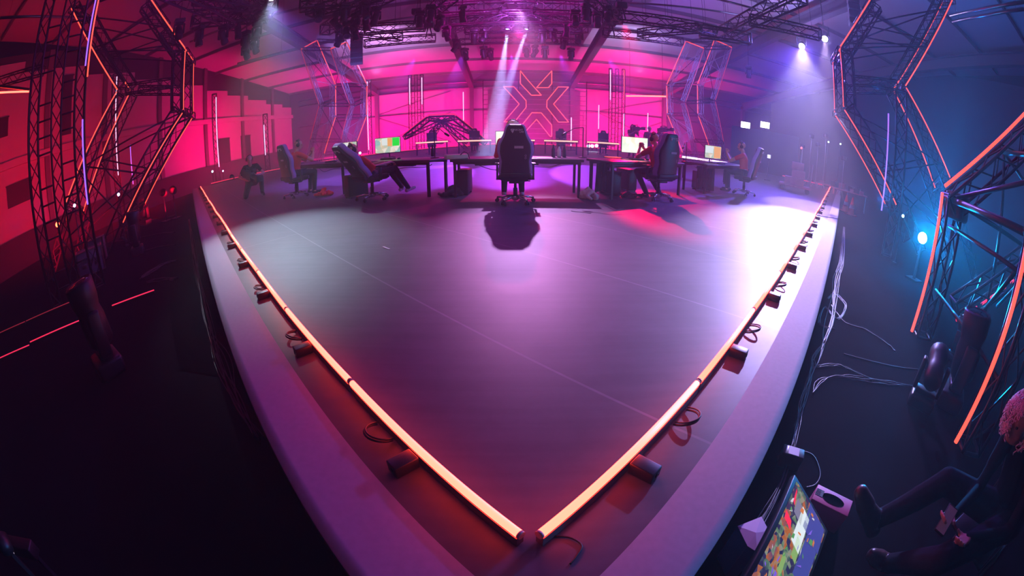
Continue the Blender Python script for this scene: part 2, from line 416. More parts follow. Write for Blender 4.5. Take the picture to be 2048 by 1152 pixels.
# roof: sheet on purlins, portal rafters, columns
mb = MB()
nstep = 24
for i in range(nstep):
    y0 = YB + .3 - i * (YB + 8) / nstep; y1 = YB + .3 - (i + 1) * (YB + 8) / nstep
    mb.box(((XL + XR) / 2, (y0 + y1) / 2, zroof((y0 + y1) / 2) + .1), (XR - XL + 1, y0 - y1 + .02, .12), Matrix.Rotation(-math.atan(.125), 3, 'X'))
struct(mb, 'ceiling', M_ROOF)
mb = MB()
for y in range(-4, 38, 4): mb.beam((XL, y + 1.5, zroof(y + 1.5) - .05), (XR, y + 1.5, zroof(y + 1.5) - .05), .12, .22)
struct(mb, 'ceiling_purlins', M_BEAM)
RX = [-12.4, -3.55, 5.35, 14.2, 23.1]
for x in RX:
    mb = MB(); a = Vector((x, YB - .4, zroof(YB) - 1.2)); b = Vector((x, 16, zroof(16) - .75)); c = Vector((x, -6, zroof(-6) - .75))
    for p, q in ((a, b), (b, c)):
        mb.beam(p, q, .07, .62)
        for dz in (.32, -.32): mb.beam(p + Vector((0, 0, dz)), q + Vector((0, 0, dz)), .42, .05)
    mb.beam((x, YB - .35, Z0), a, .32, .4)
    struct(mb, 'beam_roof', M_BEAM)

# ================================================================== RAILS
def rail_segment(a, b, side, tb=.44, tl=.79):
    """a floor standing light tube: grey channel, glowing round diffuser, power box, cable loop"""
    root = empty('light_tube', a, 0); d = (b - a); L = d.length; d.normalize(); o = side
    g = .012
    ch = MB(); ch.beam(d * g + Vector((0, 0, .03)), d * (L - g) + Vector((0, 0, .03)), .034, .05); ch.build('channel', M_BEAM, root)
    df = MB(); df.tube(d * g + Vector((0, 0, .070)), d * (L - g) + Vector((0, 0, .070)), .0175, n=12); df.build('diffuser', M_RAIL, root)
    for t0, t1 in ((.004, g + .004), (L - g - .004, L - .004)):
        ec = MB(); ec.tube(d * t0 + Vector((0, 0, .070)), d * t1 + Vector((0, 0, .070)), .018, n=12); ec.build('end_cap', mat('clear_end_cap', (.7, .5, .4), .2), root)
    bx = MB(); M = Matrix((o, d, Vector((0, 0, 1)))).transposed(); c = d * (L * tb) + o * .085 + Vector((0, 0, .035))
    bx.box(c, (.12, .075, .06), M, bev=.005); bx.tube(c + o * .06, c + o * .064, .012, n=8); bx.build('power_box', M_BLACK, root)
    cb = MB(); pts = []
    for i in range(15):
        t = i / 14; an = -PI * .55 + t * PI * 1.1
        pts.append(d * (L * tl + math.sin(an) * .075) + o * (.03 + .10 * math.cos(an * .9)) + Vector((0, 0, .012 + .03 * math.sin(t * PI))))
    cb.path(pts, .006, 5); cb.path([p + Vector((.008, .006, .01)) for p in pts], .005, 5); cb.build('cable_loop', M_CABLE, root)
    return root
NR = 19
LR = ['nearest the front corner', 'second from the front corner', 'third from the front corner', 'fourth from the front corner', 'fifth from the front corner']
ORD = ['first', 'second', 'third', 'fourth', 'fifth', 'sixth', 'seventh', 'eighth', 'ninth', 'tenth', 'eleventh', 'twelfth', 'thirteenth', 'fourteenth', 'fifteenth', 'sixteenth', 'seventeenth', 'eighteenth', 'nineteenth']
railpt_L = [PZ(1052, 1086, .07), PZ(840, 920, .07), PZ(689, 760, .07), PZ(574.4, 624, .07), PZ(484, 499, .07), PZ(430, 412, .07), PZ(408.5, 374, .07)]
railpt_R = [PZ(1062, 1086, .07), PZ(1282.3, 893, .07), PZ(1405, 759, .07), PZ(1497, 648, .07), PZ(1577, 528.4, .07), PZ(1637.7, 417.3, .07), PZ(1663, 372, .07)]
def walk(pts, n):
    pts = [Vector((p.x, p.y, 0)) for p in pts]; a, b = pts[0], pts[-1]
    # least-squares straight line with a slight hand-laid wobble
    L = (b - a).length; return [a.lerp(b, i / n) for i in range(n + 1)]
def rail_axis(p0, e, n, Lseg=1.27):
    nrm = Vector((-e.y, e.x, 0)); rg = random.Random(3)
    out = [p0 + e * (Lseg * i) + nrm * (rg.uniform(-.012, .012) if i else 0) for i in range(n + 1)]; return out
pL = rail_axis(Vector((.035, .80, 0)), eL, NR); pR = rail_axis(Vector((.085, .80, 0)), Vector((20.24, 19.62, 0)).normalized(), NR)
sL = Vector((-eL.y, eL.x, 0)); sL = sL if sL.y < 0 else -sL
sR = Vector((eR.y, -eR.x, 0)); sR = sR if sR.y < 0 else -sR
for side, P_, sv in (('left', pL, sL), ('right', pR, sR)):
    for i in range(NR):
        o = rail_segment(P_[i], P_[i + 1], sv, *((.44, .79) if side == 'right' else (.48, .68)))
        tag(o, 'glowing orange floor tube, %s from the front corner on the %s stage edge' % (ORD[i], side), 'light tube', 'orange light tubes along the %s stage edge' % side)
# rails of the two far edges
for nm, a, b in (('left', cL + (cB - cL).normalized() * .8, cB), ('right', cR + (cB - cR).normalized() * .8, cB)):
    d = (b - a).normalized(); inn = (Vector((1.5, 18, 0)) - (a + b) / 2).normalized() * .55
    for i in range(8):
        p = a + inn + d * (2.9 * i + .4); q = p + d * 2.84
        root = empty('light_tube', p)
        MB().beam(Vector((0, 0, .03)), q - p + Vector((0, 0, .03)), .05, .06).build('channel', M_BEAM, root)
        MB().tube(Vector((0, 0, .08)), q - p + Vector((0, 0, .08)), .025, n=8).build('diffuser', M_LEDP, root)
        tag(root, 'thin pink-orange tube on the far %s stage edge, %s from its outer end' % (nm, ORD[i]), 'light tube', 'light tubes along the far stage edges')

# ================================================================== CHEVRON TRUSS PORTALS
def down_to(p, q, z):
    """extend the line p->q beyond q until height z"""
    d = q - p
    return q + d * ((z - q.z) / d.z) if abs(d.z) > 1e-4 else q
def poly_truss(root, L, pts, off, sz, wdir, leds, nled, z0=None, ledr=.02, ledmat=None, name='truss_segment', ext_top=None, bay=None, rc=None, tm=None):
    """box truss following pts (each offset by off into the frame), with LED tubes on the outer chord"""
    P_ = [p.copy() for p in pts]
    full = P_[:]
    if z0 is not None and full[-1].z > z0 + .15: full[-1] = down_to(full[-2], full[-1], z0)
    if ext_top is not None: full[0] = down_to(full[1], full[0], ext_top)
    for i in range(len(full) - 1):
        d = (full[i + 1] - full[i]).normalized(); po = (off - d * off.dot(d)).normalized()
        a, b = full[i] + po * (sz * .62), full[i + 1] + po * (sz * .62)
        m = MB(); m.truss(L(a + d * sz * .2), L(b - d * sz * .2), sz, bay=bay or sz * 1.25, up=wdir, rc=rc); m.build(name, tm or M_TRUSS, root)
    for i in range(len(P_) - 1):
        if i in leds:
            d = (P_[i + 1] - P_[i]).normalized(); po = (off - d * off.dot(d)).normalized()
            fr = Vector((P_[i].x, P_[i].y, 0)).normalized() * (-sz * .5)
            a, b = P_[i] - po * .02 + fr, P_[i + 1] - po * .02 + fr
            m = MB(); m.tube(L(a + d * .05), L(b - d * .05), ledr, n=8); m.build('led_tube', ledmat or M_LED, root)

def chevron(label, D1, D2, az, f1, f2, sz=.30, ledr=.02, lm=None, cat='truss portal', grp='angled light truss portals', inn_led=True, ext_top=None, wd=None, bay=None, rc=None, inmat=None, br=.027, tm=None):
    """two bent frames; each frame is an outer and an inner chain of pixels seen on a vertical plane"""
    root = None; F = []
    for D, fr in ((D1, f1), (D2, f2)):
        anc = PD(*fr['anc'], D)
        F.append({k: [PP(x, y, anc, az) for x, y in fr[k]] for k in ('o', 'i') if k in fr})
    base = F[0]['o'][-1].copy(); base.z = Z0
    root = empty('truss_portal', base); L = inv(root)
    pd = Vector((math.sin(R(az)), math.cos(R(az)), 0)); nrm = Vector((pd.y, -pd.x, 0))
    for fi, f in enumerate(F):
        mid_o = f['o'][1]; mid_i = f['i'][1]; off = (mid_i - mid_o); off.z = 0; off.normalize()
        poly_truss(root, L, f['o'], off, sz, nrm, range(9), 0, Z0, ledr, lm, ext_top=ext_top, bay=bay, rc=rc, tm=tm)
        poly_truss(root, L, f['i'], -off, sz * .8, nrm, range(9) if inn_led else (), 0, Z0, ledr * (.9 if inmat is None else .6), inmat or lm, ext_top=ext_top, bay=bay, rc=rc, tm=tm)
        # ties between outer and inner chord
        o, i_ = f['o'], f['i']
        mo = (o[1] + o[2]) / 2
        m = MB(); m.truss(L(mo + off * sz), L(i_[1] - off * sz * .8), sz * .8, up=(0, 0, 1)); m.build('tie_truss', M_TRUSS, root)
        ob = down_to(o[-2], o[-1], Z0); ib = down_to(i_[-2], i_[-1], Z0); ot = o[0]; it = i_[0]
        def lp(a, b, t): return a.lerp(b, t)
        segs = [(lp(o[2], ob, .0), lp(i_[1], ib, .42)), (lp(i_[1], ib, .42), lp(o[2], ob, .75)), (lp(i_[1], ib, .85), lp(o[2], ob, .4)), (lp(o[2], ob, .45), lp(i_[1], ib, .40)),
                (lp(o[1], ot, .0), lp(i_[1], it, .45)), (lp(i_[1], it, .45), lp(o[1], ot, .75)), (lp(o[1], ot, .45), lp(i_[1], it, .9)), (lp(o[1], ot, .5), lp(i_[1], it, .5))]
        for a, b in segs:
            m = MB(); m.tube(L(a + (off * sz * .8 if a in () else off * 0)), L(b), br, n=5); m.build('brace', tm or M_TRUSS, root)
    A, B = F
    for t in range(len(A['o'])):
        for k in ('o', 'i'):
            if t < len(A[k]) and t < len(B[k]):
                m = MB(); m.truss(L(A[k][t]), L(B[k][t]), min(.2, sz * .7), up=(0, 0, 1)); m.build('cross_tie', M_TRUSS, root)
    if len(A['o']) > 3:
        for a, b in ((A['o'][2], B['o'][3]), (A['o'][1], B['o'][0]), (A['i'][1], B['i'][2]), (B['i'][1], A['i'][0])):
            m = MB(); m.tube(L(a), L(b), .022, n=5); m.build('brace', M_TRUSS, root)
    tag(root, label, cat, grp)
    return root, F, L

chevron('tall angled truss portal with orange tubes, left foreground by the ladder tower', 13.5, 14.9, 33,
        {'anc': (367, 170), 'o': [(298, 0), (369, 102), (365.5, 224), (245, 446)], 'i': [(142, 17), (236, 183), (133, 408)]},
        {'anc': (386, 170), 'o': [(335, 52), (386, 126), (385.5, 233), (289, 408)], 'i': [(176, 40), (262, 184), (168, 425)]}, sz=.34, ledr=.022, lm=M_LEDN)
chevron('tall angled truss portal with red-orange tubes, right side in front of the blue haze', 13.5, 14.9, -33,
        {'anc': (1684, 160), 'o': [(1744.6, 0), (1681.5, 99), (1688.5, 218), (1793.8, 411)], 'i': [(1905.6, 0), (1810, 175), (1899.6, 359)]},
        {'anc': (1668, 175), 'o': [(1713, 52), (1667, 124), (1670.5, 229), (1771.8, 409)], 'i': [(1885.6, 4), (1786, 182), (1869.6, 379)]}, sz=.34, ledr=.022, lm=M_LEDN)
for nm, D, azp, f1, f2 in (
    ('left', 27, 35,
        {'anc': (671, 200), 'o': [(633.4, 81), (671, 170.5), (671, 233), (648, 308)], 'i': [(602, 98.4), (639, 210), (620.6, 281)]},
        {'anc': (733, 200), 'o': [(692.5, 84.4), (733.6, 170.6), (732.8, 232), (708, 300)], 'i': [(661, 98), (700, 210), (682, 281)]}),
    ('right', 27, -35,
        {'anc': (1334, 200), 'o': [(1372.5, 82.8), (1333.8, 170.3), (1335, 229), (1365.6, 306)], 'i': [(1408, 96.6), (1370, 205), (1389, 281)]},
        {'anc': (1395, 200), 'o': [(1429.5, 79.7), (1395.2, 169.5), (1396, 229), (1424, 308)], 'i': [(1463.5, 94.7), (1429.8, 202), (1447, 285)]})):
    root, F, L = chevron('angled truss portal with thin red tubes, far %s corner behind the desks' % nm, D, D, azp, f1, f2, sz=.30, ledr=.034, bay=.62, rc=.018, inmat=M_LEDDIM, br=.018, tm=M_TRUSSL)
    cp = (F[0]['o'][1] + F[1]['o'][2]) / 2; spot('portal_spot', (cp.x * .78, cp.y * .78, .6), (cp.x, cp.y, 4.5), 3000, (.25, .22, 1), 55, .8)
    for f in F:
        m = MB(); m.tube(L(f['o'][0]), L(f['i'][0]), .03, n=8); m.build('led_tube', M_LED, root)

# nearest portal on the right: legs on the floor, arms rising outwards
def near_arch():
    a1 = PZ(1822, 667, Z0); a2 = PZ(1908, 890, Z0)
    sep = math.degrees(math.atan2(a1.x - a2.x, a1.y - a2.y)); az = sep + 90
    root = empty('truss_portal', a1); L = inv(root)
    pd = Vector((math.sin(R(az)), math.cos(R(az)), 0)); nrm = Vector((pd.y, -pd.x, 0))
    top1 = PP(1880, 383, a1, az); top1.x, top1.y = a1.x, a1.y
    s1 = PP(1890, 372, a1, az); e1 = PP(2048, 228, a1, az)
    d1 = (e1 - s1).normalized(); e1 = e1 + d1 * 1.2
    dz = Vector((a2.x - a1.x, a2.y - a1.y, 0))
    for k in (0, 1):
        o = dz * k
        m = MB(); m.truss(L(a1 + o + pd * .20 + Vector((0, 0, .03))), L(top1 + o + pd * .20), .26, bay=.34, up=nrm, rc=.024, rb=.013, n=6); m.build('truss_segment', M_TRUSS, root)
        ps = s1 + o + Vector((pd.x, pd.y, 0)) * .12 - Vector((0, 0, .24)); pe = e1 + o + Vector((pd.x, pd.y, 0)) * .12 - Vector((0, 0, .24))
        m = MB(); m.truss(L(ps), L(pe), .30, bay=.36, up=nrm, rc=.025, rb=.014, n=6); m.build('truss_segment', M_TRUSS, root)
        m = MB(); m.tube(L(a1 + o + Vector((0, 0, .03))), L(top1 + o), .024, n=10); m.build('led_tube', M_LEDN, root)
        m = MB(); m.tube(L(s1 + o), L(e1 + o), .024, n=10); m.build('led_tube', M_LEDN, root)
    # inner arm of the far frame, with its lower LED
    i0 = PP(1912, 641, a1, az + 0); i1 = PP(2048, 545, a1, az)
    di = (i1 - i0).normalized()
    m = MB(); m.truss(L(i0 + Vector((0, 0, .2)) - di * .1), L(i1 + di * 1.5 + Vector((0, 0, .2))), .30, bay=.36, up=nrm, rc=.025, rb=.014, n=6); m.build('truss_segment', M_TRUSS, root)
    for a, b in ((0, .28), (.34, .7), (.78, 1.6)):
        m = MB(); m.tube(L(i0.lerp(i1, a)), L(i0.lerp(i1, b)), .02, n=8); m.build('led_tube', M_LEDP, root)
    # web: heavy tubes between the arms and the cross ties to the near frame
    k1 = s1 + d1 * .15; k2 = s1 + d1 * 1.5; k3 = s1 + d1 * 2.6
    for a, b, r in ((k1, i1 + di * .8, .035), (k2, i0 + di * .7, .03), (k2, i1 + di * 1.3, .03), (k3, i0 + di * 1.3, .03),
                    (k1, k1 + dz, .04), (k2, k2 + dz, .035), (k1, k2 + dz, .03), (i0 + di * .4, k1 + dz, .03), (k3, k2 + dz, .03), (i0 + di * 1.0, k2 + dz * 1.0, .03)):
        m = MB(); m.tube(L(a - Vector((0, 0, .24))), L(b - Vector((0, 0, .24))), r, n=8); m.build('brace', M_TRUSS, root)
    for p, q in ((top1 + pd * .2, s1 + pd * .35 - Vector((0, 0, .3))),):
        for k in (0, 1):
            m = MB(); m.box(L((p + q) / 2 + dz * k), (.34, .34, .34), bev=.05); m.build('corner_block', M_TRUSS, root)
    for t in (.35, .8):
        p = a1.lerp(top1, t) + pd * .2
        m = MB(); m.tube(L(p), L(p + dz), .024, n=8); m.build('cross_tie', M_TRUSS, root)
    tag(root, 'nearest angled truss portal at the right picture edge, with thick glowing orange legs', 'truss portal')
    return a1, a2, az
ARCH = near_arch()

# low hexagonal arch at the back left
def back_arch():
    D = 27.5; anc = PD(883, 260, D); az = math.degrees(math.atan2(anc.x, anc.y)) + 90
    root = empty('truss_arch', (anc.x, anc.y, 0)); L = inv(root)
    away = Vector((anc.x, anc.y, 0)).normalized()
    up = [(807.4, 300), (807.6, 267.5), (857, 228.8), (908.8, 227.2), (950, 260), (972, 279)]
    dn = [(861.6, 275), (880, 257.5), (888, 257.3), (935.4, 293)]
    for k in (0, 1):
        o = away * 1.3 * k
        P1 = [PP(x, y, anc, az) + o for x, y in up]; P2 = [PP(x, y, anc, az) + o for x, y in dn]
        for p in P1[:1]: p.z = max(p.z, .02)
        for i in range(len(P1) - 1):
            if i: 
                m = MB(); m.truss(L(P1[i] - Vector((0, 0, .28))), L(P1[i + 1] - Vector((0, 0, .28))), .3, up=away, rc=.03, rb=.02); m.build('truss_segment', M_TRUSS, root)
            m = MB(); m.tube(L(P1[i]), L(P1[i + 1]), .022, n=6); m.build('led_tube', M_LEDP, root)
        for i in range(len(P2) - 1):
            m = MB(); m.truss(L(P2[i] + Vector((0, 0, .28))), L(P2[i + 1] + Vector((0, 0, .28))), .3, up=away, rc=.03, rb=.02); m.build('truss_segment', M_TRUSS, root)
            m = MB(); m.tube(L(P2[i]), L(P2[i + 1]), .022, n=6); m.build('led_tube', M_LEDP, root)
        C = PP(883, 243, anc, az) + o
        for q in (P1[2], P1[3], P2[0], P2[3], P1[4], P1[1]):
            m = MB(); m.truss(L(C), L(q - Vector((0, 0, .3))), .22, up=away, rc=.025, rb=.016); m.build('tie_truss', M_TRUSS, root)
    tag(root, 'low hexagonal truss arch lined with pink tubes at the back left', 'truss arch')
back_arch()

# ================================================================== TOWERS AND UPRIGHT TUBES
def ladder_tower(label, px, D, zt, sz, gap, leds, cols=3, rung=.45):
    b = PD(*px, D); base = Vector((b.x, b.y, Z0)); root = empty('truss_tower', base)
    rt = Vector((b.y, -b.x, 0)).normalized(); Hh = zt - Z0
    for c in range(cols):
        o = rt * gap * (c - (cols - 1) / 2)
        m = MB(); m.truss(o, o + Vector((0, 0, Hh)), sz, bay=sz * 1.6, up=rt, rc=sz * .11, n=4); m.build('column', M_TRUSS, root)
    n = int(Hh / rung)
    for i in range(n):
        z = .3 + i * rung
        for c in range(cols - 1):
            o = rt * gap * (c - (cols - 1) / 2)
            if (i * 7 + c * 3) % 5 == 4: continue
            m = MB(); m.tube(o + rt * sz * .5 + Vector((0, 0, z)), o + rt * (gap - sz * .5) + Vector((0, 0, z)), .022, n=5); m.build('rung', M_STEEL if sz < .2 else M_TRUSS, root)
    back = Vector((b.x, b.y, 0)).normalized()
    for (side, z0, z1, mt) in leds:
        o = rt * side - back * (sz * .5 + .03)
        m = MB(); m.tube(o + Vector((0, 0, z0 - Z0)), o + Vector((0, 0, z1 - Z0)), .028 if D > 20 else .02, n=8); m.build('led_tube', mt, root)
    tag(root, label, 'truss tower', 'upright truss towers'); return root
def zof(x, y, D): return PD(x, y, D).z
DT = 9.6
ladder_tower('dark ladder-like truss tower at the left edge, beside a violet tube', (112, 240), DT, 7.6, .26, .62,
             [(.70, zof(170, 411, DT), zof(158.8, 243, DT), M_LEDV), (.70, zof(159, 138, DT), zof(178, 2, DT), M_LEDV), (.78, zof(161, 160, DT), zof(182, 2, DT), M_LEDN)], rung=.34)
D = 30
ladder_tower('slim truss ladder tower with two white tubes, back left beside the arch', (832, 200), D, zof(832, 150, D), .22, .42,
             [(-.44, zof(821, 209, D), zof(820.5, 157, D), M_LEDW), (.42, zof(844, 208.6, D), zof(843, 155.6, D), M_LEDW)])
ladder_tower('slim truss ladder tower with white tubes, back right behind the camera crew', (1234, 200), D, zof(1234, 138, D), .22, .46,
             [(-.47, zof(1221, 200, D), zof(1220.2, 140.4, D), M_LEDW), (.5, zof(1248, 200, D), zof(1247.3, 140.4, D), M_LED), (.5, zof(1249, 282, D), zof(1248, 228, D), M_LEDW)])
ladder_tower('single truss upright with a tall violet-white tube against the red wall', (430, 260), 27, zof(430, 188, 27), .30, 0,
             [(.12, zof(437, 334, 27), zof(433, 195, 27), M_LEDW)], cols=1)
ladder_tower('short truss upright with a white tube right of the dark doors', (532, 275), 27, zof(532, 228, 27), .28, 0,
             [(-.1, zof(531, 310, 27), zof(529, 250, 27), M_LEDW)], cols=1)
ladder_tower('truss upright with a dotted white tube behind the left portal', (229, 240), 19, zof(229, 150, 19), .30, 0,
             [(.06, zof(233, 352, 19), zof(230.4, 156, 19), M_LEDW), (.75, zof(252, 373, 19), zof(246.7, 294, 19), M_LEDV)], cols=1)
ladder_tower('truss upright with a violet tube inside the right portal', (1800, 320), 11.2, zof(1812, 186, 11.2), .30, 0,
             [(-.38, zof(1771.8, 423, 11.2), zof(1783.8, 231, 11.2), M_LEDV)], cols=1)
ladder_tower('truss upright with a white tube, standing behind the far left portal', (739, 240), 28.5, zof(739, 160, 28.5), .26, 0,
             [(-.12, zof(736, 300, 28.5), zof(734.7, 164, 28.5), M_LEDW)], cols=1)
def upright(label, x, y0, y1, D, mt, r=.03):
    a = PD(x, y1, D); root = empty('upright_tube', (a.x, a.y, 0)); zt = PD(x, y0, D).z; zb = max(.05, a.z)
    m = MB(); m.tube((0, .06, 0), (0, .06, zt), .025, n=6); m.build('pole', M_TRUSS, root)
    m = MB(); m.tube((0, 0, zb), (0, 0, zt), r, n=8); m.build('led_tube', mt, root)
    m = MB(); m.box((0, .03, .02), (.5, .5, .04)); m.build('base_plate', M_BLACK, root)
    tag(root, label, 'light tube', 'upright light tubes')
upright('white upright tube right of the back arch, before the magenta wall', 927, 184, 242, 31, M_LEDW)
upright('white upright tube rising behind the far desks, right of the emblem', 1142, 235, 292, 26, M_LEDW)
upright('white upright tube on the magenta wall left of the back right tower', 1197, 210, 258, 33, M_LEDW)
upright('short white upright tube between the two standing camera operators', 1295, 226, 262, 30, M_LEDW)

# ================================================================== EMBLEM
def emblem():
    Y = 34.6; q = 4.096
    root = empty('wall_emblem', (PY(1071, 230, Y).x, Y, 0)); L = inv(root)
    C3 = lambda pts: [(x / q + 780, y / q) for x, y in pts]
    shapes = [C3([(1068, 580), (1068, 685), (1158, 780), (1240, 780), (1128, 655)]),
              C3([(1325, 580), (1325, 685), (1298, 718), (1200, 718), (1270, 640)]),
              C3([(930, 710), (1015, 710), (1115, 825), (1115, 880), (1020, 998), (935, 998), (1058, 852)]),
              C3([(1463, 712), (1378, 712), (1285, 825), (1285, 880), (1380, 1000), (1463, 1000), (1340, 852)]),
              [(1044, 250), (1063.7, 225.4), (1082.5, 225.6), (1103.3, 250), (1103.3, 273), (1100.5, 273), (1073, 238.5), (1052, 262)]]
    for s in shapes:
        P_ = [L(PY(x, y, Y)) for x, y in s]
        n = len(P_)
        m = MB(); bm_pts = [p + Vector((0, .10, 0)) for p in P_]; m.prism(bm_pts[::-1], (0, .12, 0)); m.build('emblem_panel', mat('emblem_panel', (.10, .05, .09), .6, noise=.1), root)
        m = MB()
        for i in range(n): m.tube(P_[i], P_[(i + 1) % n], .035, n=6)
        m.build('neon_outline', M_LOGO, root)
    # scaffold the emblem hangs on
    for x in (-4.3, -1.4, 1.4, 4.3):
        m = MB(); m.tube((x, .4, 0), (x, .4, 5.6), .04, n=6); m.build('pole', M_TRUSS, root)
    for z in [k * .42 + .5 for k in range(11)]:
        m = MB(); m.tube((-4.3, .36, z), (4.3, .36, z), .022, n=5); m.build('rail', M_STEEL, root)
    tag(root, 'big neon-outlined X-shaped emblem with horned top on the back wall', 'emblem')
emblem()

# glowing horizontal bar behind the back right tower
a = PD(1252, 192, 29); b = PD(1334, 193, 29); root = empty('light_bar', a)
MB().beam(Vector((0, .06, 0)), b - a + Vector((0, .06, 0)), .08, .10).build('housing', M_BLACK, root)
MB().tube(Vector((0, 0, 0)), b - a, .05, n=8).build('led_tube', M_RAIL, root)
MB().tube(Vector((.3, .1, .05)), Vector((.3, .1, zroof(a.y) - a.z + .07)), .012, n=5).build('hanger', M_TRUSS, root)
MB().tube(b - a + Vector((-.3, .1, .05)), Vector(((b - a).x - .3, (b - a).y + .1, zroof(b.y) - a.z + .07)), .012, n=5).build('hanger', M_TRUSS, root)
tag(root, 'bright horizontal pink bar hanging between back right tower and far right portal', 'light bar')
a = PD(0, 176, 15); b = PD(58, 183, 15); root = empty('light_bar', a)
MB().beam(Vector((0, 0, .06)), b - a + Vector((0, 0, .06)), .08, .08).build('housing', M_BLACK, root)
MB().tube(Vector((-.4, -.1, 0)), b - a, .03, n=8).build('led_tube', M_RAIL, root)
m = MB(); m.truss(Vector((-.6, -.2, .35)), b - a + Vector((.9, .2, .35)), .3, up=(0, 0, 1)); m.build('truss_segment', M_TRUSS, root)
tag(root, 'short orange bar under a truss at the far left picture edge', 'light bar')
# ================================================================== RIG OVERHEAD
def rig_truss(label, p, q, sz=.36, grp='trusses hung from the roof', hang=True, rc=None):
    mid = (p + q) / 2; root = empty('ceiling_truss', mid); L = inv(root)
    m = MB(); m.truss(L(p), L(q), sz, up=(0, 0, 1), rc=rc); m.build('truss_segment', M_TRUSS, root)
    if hang:
        for t in (.12, .5, .88):
            h = p.lerp(q, t); top = zroof(h.y) - .05
            if top > h.z + .2:
                m = MB(); m.tube(L(h + Vector((0, 0, sz * .5))), L(Vector((h.x, h.y, top))), .008, n=4); m.build('chain', M_TRUSS, root)
    tag(root, label, 'truss', grp); return root
ZT = 6.0
def safe(p):
    t = zroof(p.y) - 1.35
    if p.z > t: p = p.copy(); p.z = t
    return p
RIG = [('upper left front truss with a motor on its right end', (729, 60), (851, 52), 6.3, .42),
       ('lower left truss running towards the left roof beam', (729, 88), (871, 76), 6.0, .36),
       ('slanting truss joining the two left horizontal trusses', (700, 62), (800, 75), 6.1, .36),
       ('upper right truss starting at the right roof beam', (1225, 31), (1430, 62), 6.3, .42),
       ('lower right truss starting at the right roof beam', (1206, 65), (1364, 84), 6.0, .36),
       ('slanting truss above the far right portal', (1280, 67), (1400, 56), 6.1, .36),
       ('truss above the far right portal running to the corner', (1400, 62), (1500, 78), 6.2, .5),
       ('long dark truss at the upper left corner of the rig', (300, -40), (470, 40), 6.4, .5),
       ('dark truss crossing the top left movers', (385, 40), (540, 30), 6.5, .5),
       ('dark truss running into the left spotlight', (395, -10), (540, 12), 6.5, .5),
       ('dark truss with movers left of the blue beam', (470, 50), (545, 5), 6.2, .45),
       ('truss right of the left spotlight', (620, 20), (760, -15), 6.4, .5),
       ('truss over the big dark movers', (600, 10), (690, 2), 6.5, .45),
       ('truss falling from top centre left to the movers', (650, 60), (790, -20), 6.2, .45),
       ('top centre truss between the two roof beams', (880, 20), (1190, 18), 6.6, .45),
       ('second centre truss between the two roof beams', (900, 44), (1180, 42), 6.2, .36),
       ('central truss carrying the two bright beams', (930, 60), (1160, 60), 6.1, .36),
       ('rear centre truss above the emblem', (920, 84), (1160, 84), 6.0, .3),
       ('slanting centre truss on the left of the beams', (905, 60), (1010, 22), 6.3, .32),
       ('slanting centre truss on the right of the beams', (1170, 60), (1060, 22), 6.3, .32),
       ('truss crossing the right roof beam', (1180, -10), (1235, 40), 6.2, .4),
       ('truss crossing the left roof beam', (905, -10), (850, 35), 6.2, .4),
       ('truss running deep over the right key lights', (1440, 70), (1600, -10), 6.6, .5),
       ('truss behind the right key lights', (1500, 40), (1640, 70), 6.4, .4),
       ('truss in the top left, above the ladder tower', (200, -20), (330, -60), 6.8, .5)]
for lb, p, q, z, s in RIG: rig_truss(lb, safe(PZ(*p, z)), safe(PZ(*q, z)), s)

def mover(rz=0, tilt=.5, pan=0, lens=None):
    """moving head standing on its base; use a negative scale-free flip by building it hung (up = -1)"""
    return None
def make_mover(name, up, tilt, lensmat):
    root = empty(name, (0, 0, 0)); u = up
    m = MB(); m.box((0, 0, u * .07), (.36, .26, .14), bev=.03); b = m.build('base', M_BLACK, root)
    m = MB(); m.box((0, 0, u * .175), (.30, .14, .06), bev=.02)
    for s in (-1, 1): m.box((s * .17, 0, u * .34), (.055, .12, .34), bev=.02)
    m.build('yoke', M_BLACK, root)
    d = Vector((0, math.sin(tilt), u * math.cos(tilt)))
    c = Vector((0, 0, u * .44))
    m = MB(); m.lathe(c - d * .24, [(0.001, 0), (.09, .005), (.125, .05), (.13, .22), (.115, .30), (.135, .38), (.14, .50), (.12, .52), (.10, .505), (.001, .50)], 14, axis=d)
    h = m.build('head', M_BLACK, root)
    m = MB(); m.lathe(c - d * .24, [(.001, .525), (.07, .52), (.105, .508)], 14, axis=d); m.build('lens', lensmat, root)
    return root
M_LENS = mat('dark_lens', (.02, .02, .03), .08)
M_LENSHOT = mat('lit_lens_white', (1, 1, 1), .3, emis=(.85, .88, 1), es=60)
M_LENSV = mat('lit_lens_violet', (1, 1, 1), .3, emis=(.55, .5, 1), es=6)
hung = [make_mover('moving_head', -1, t, M_LENS) for t in (.15, .7, -.6)]
def put_mover(k, loc, rz, label, grp, first={}):
    o = hung[k]
    if first.get(k):
        src = o; o = src.copy(); COL.objects.link(o); o.parent = None
        for ch in src.children:
            if not ch.name.startswith('drop_pipe'): copy_tree(ch, o)
    first[k] = True
    o.location = loc; o.rotation_euler = (0, 0, rz); tag(o, label, 'moving head light', grp)
    m = MB(); m.tube((0, 0, -.01), (0, 0, zroof(loc[1]) - loc[2] + .07), .014, n=5); m.build('drop_pipe', M_TRUSS, o); return o
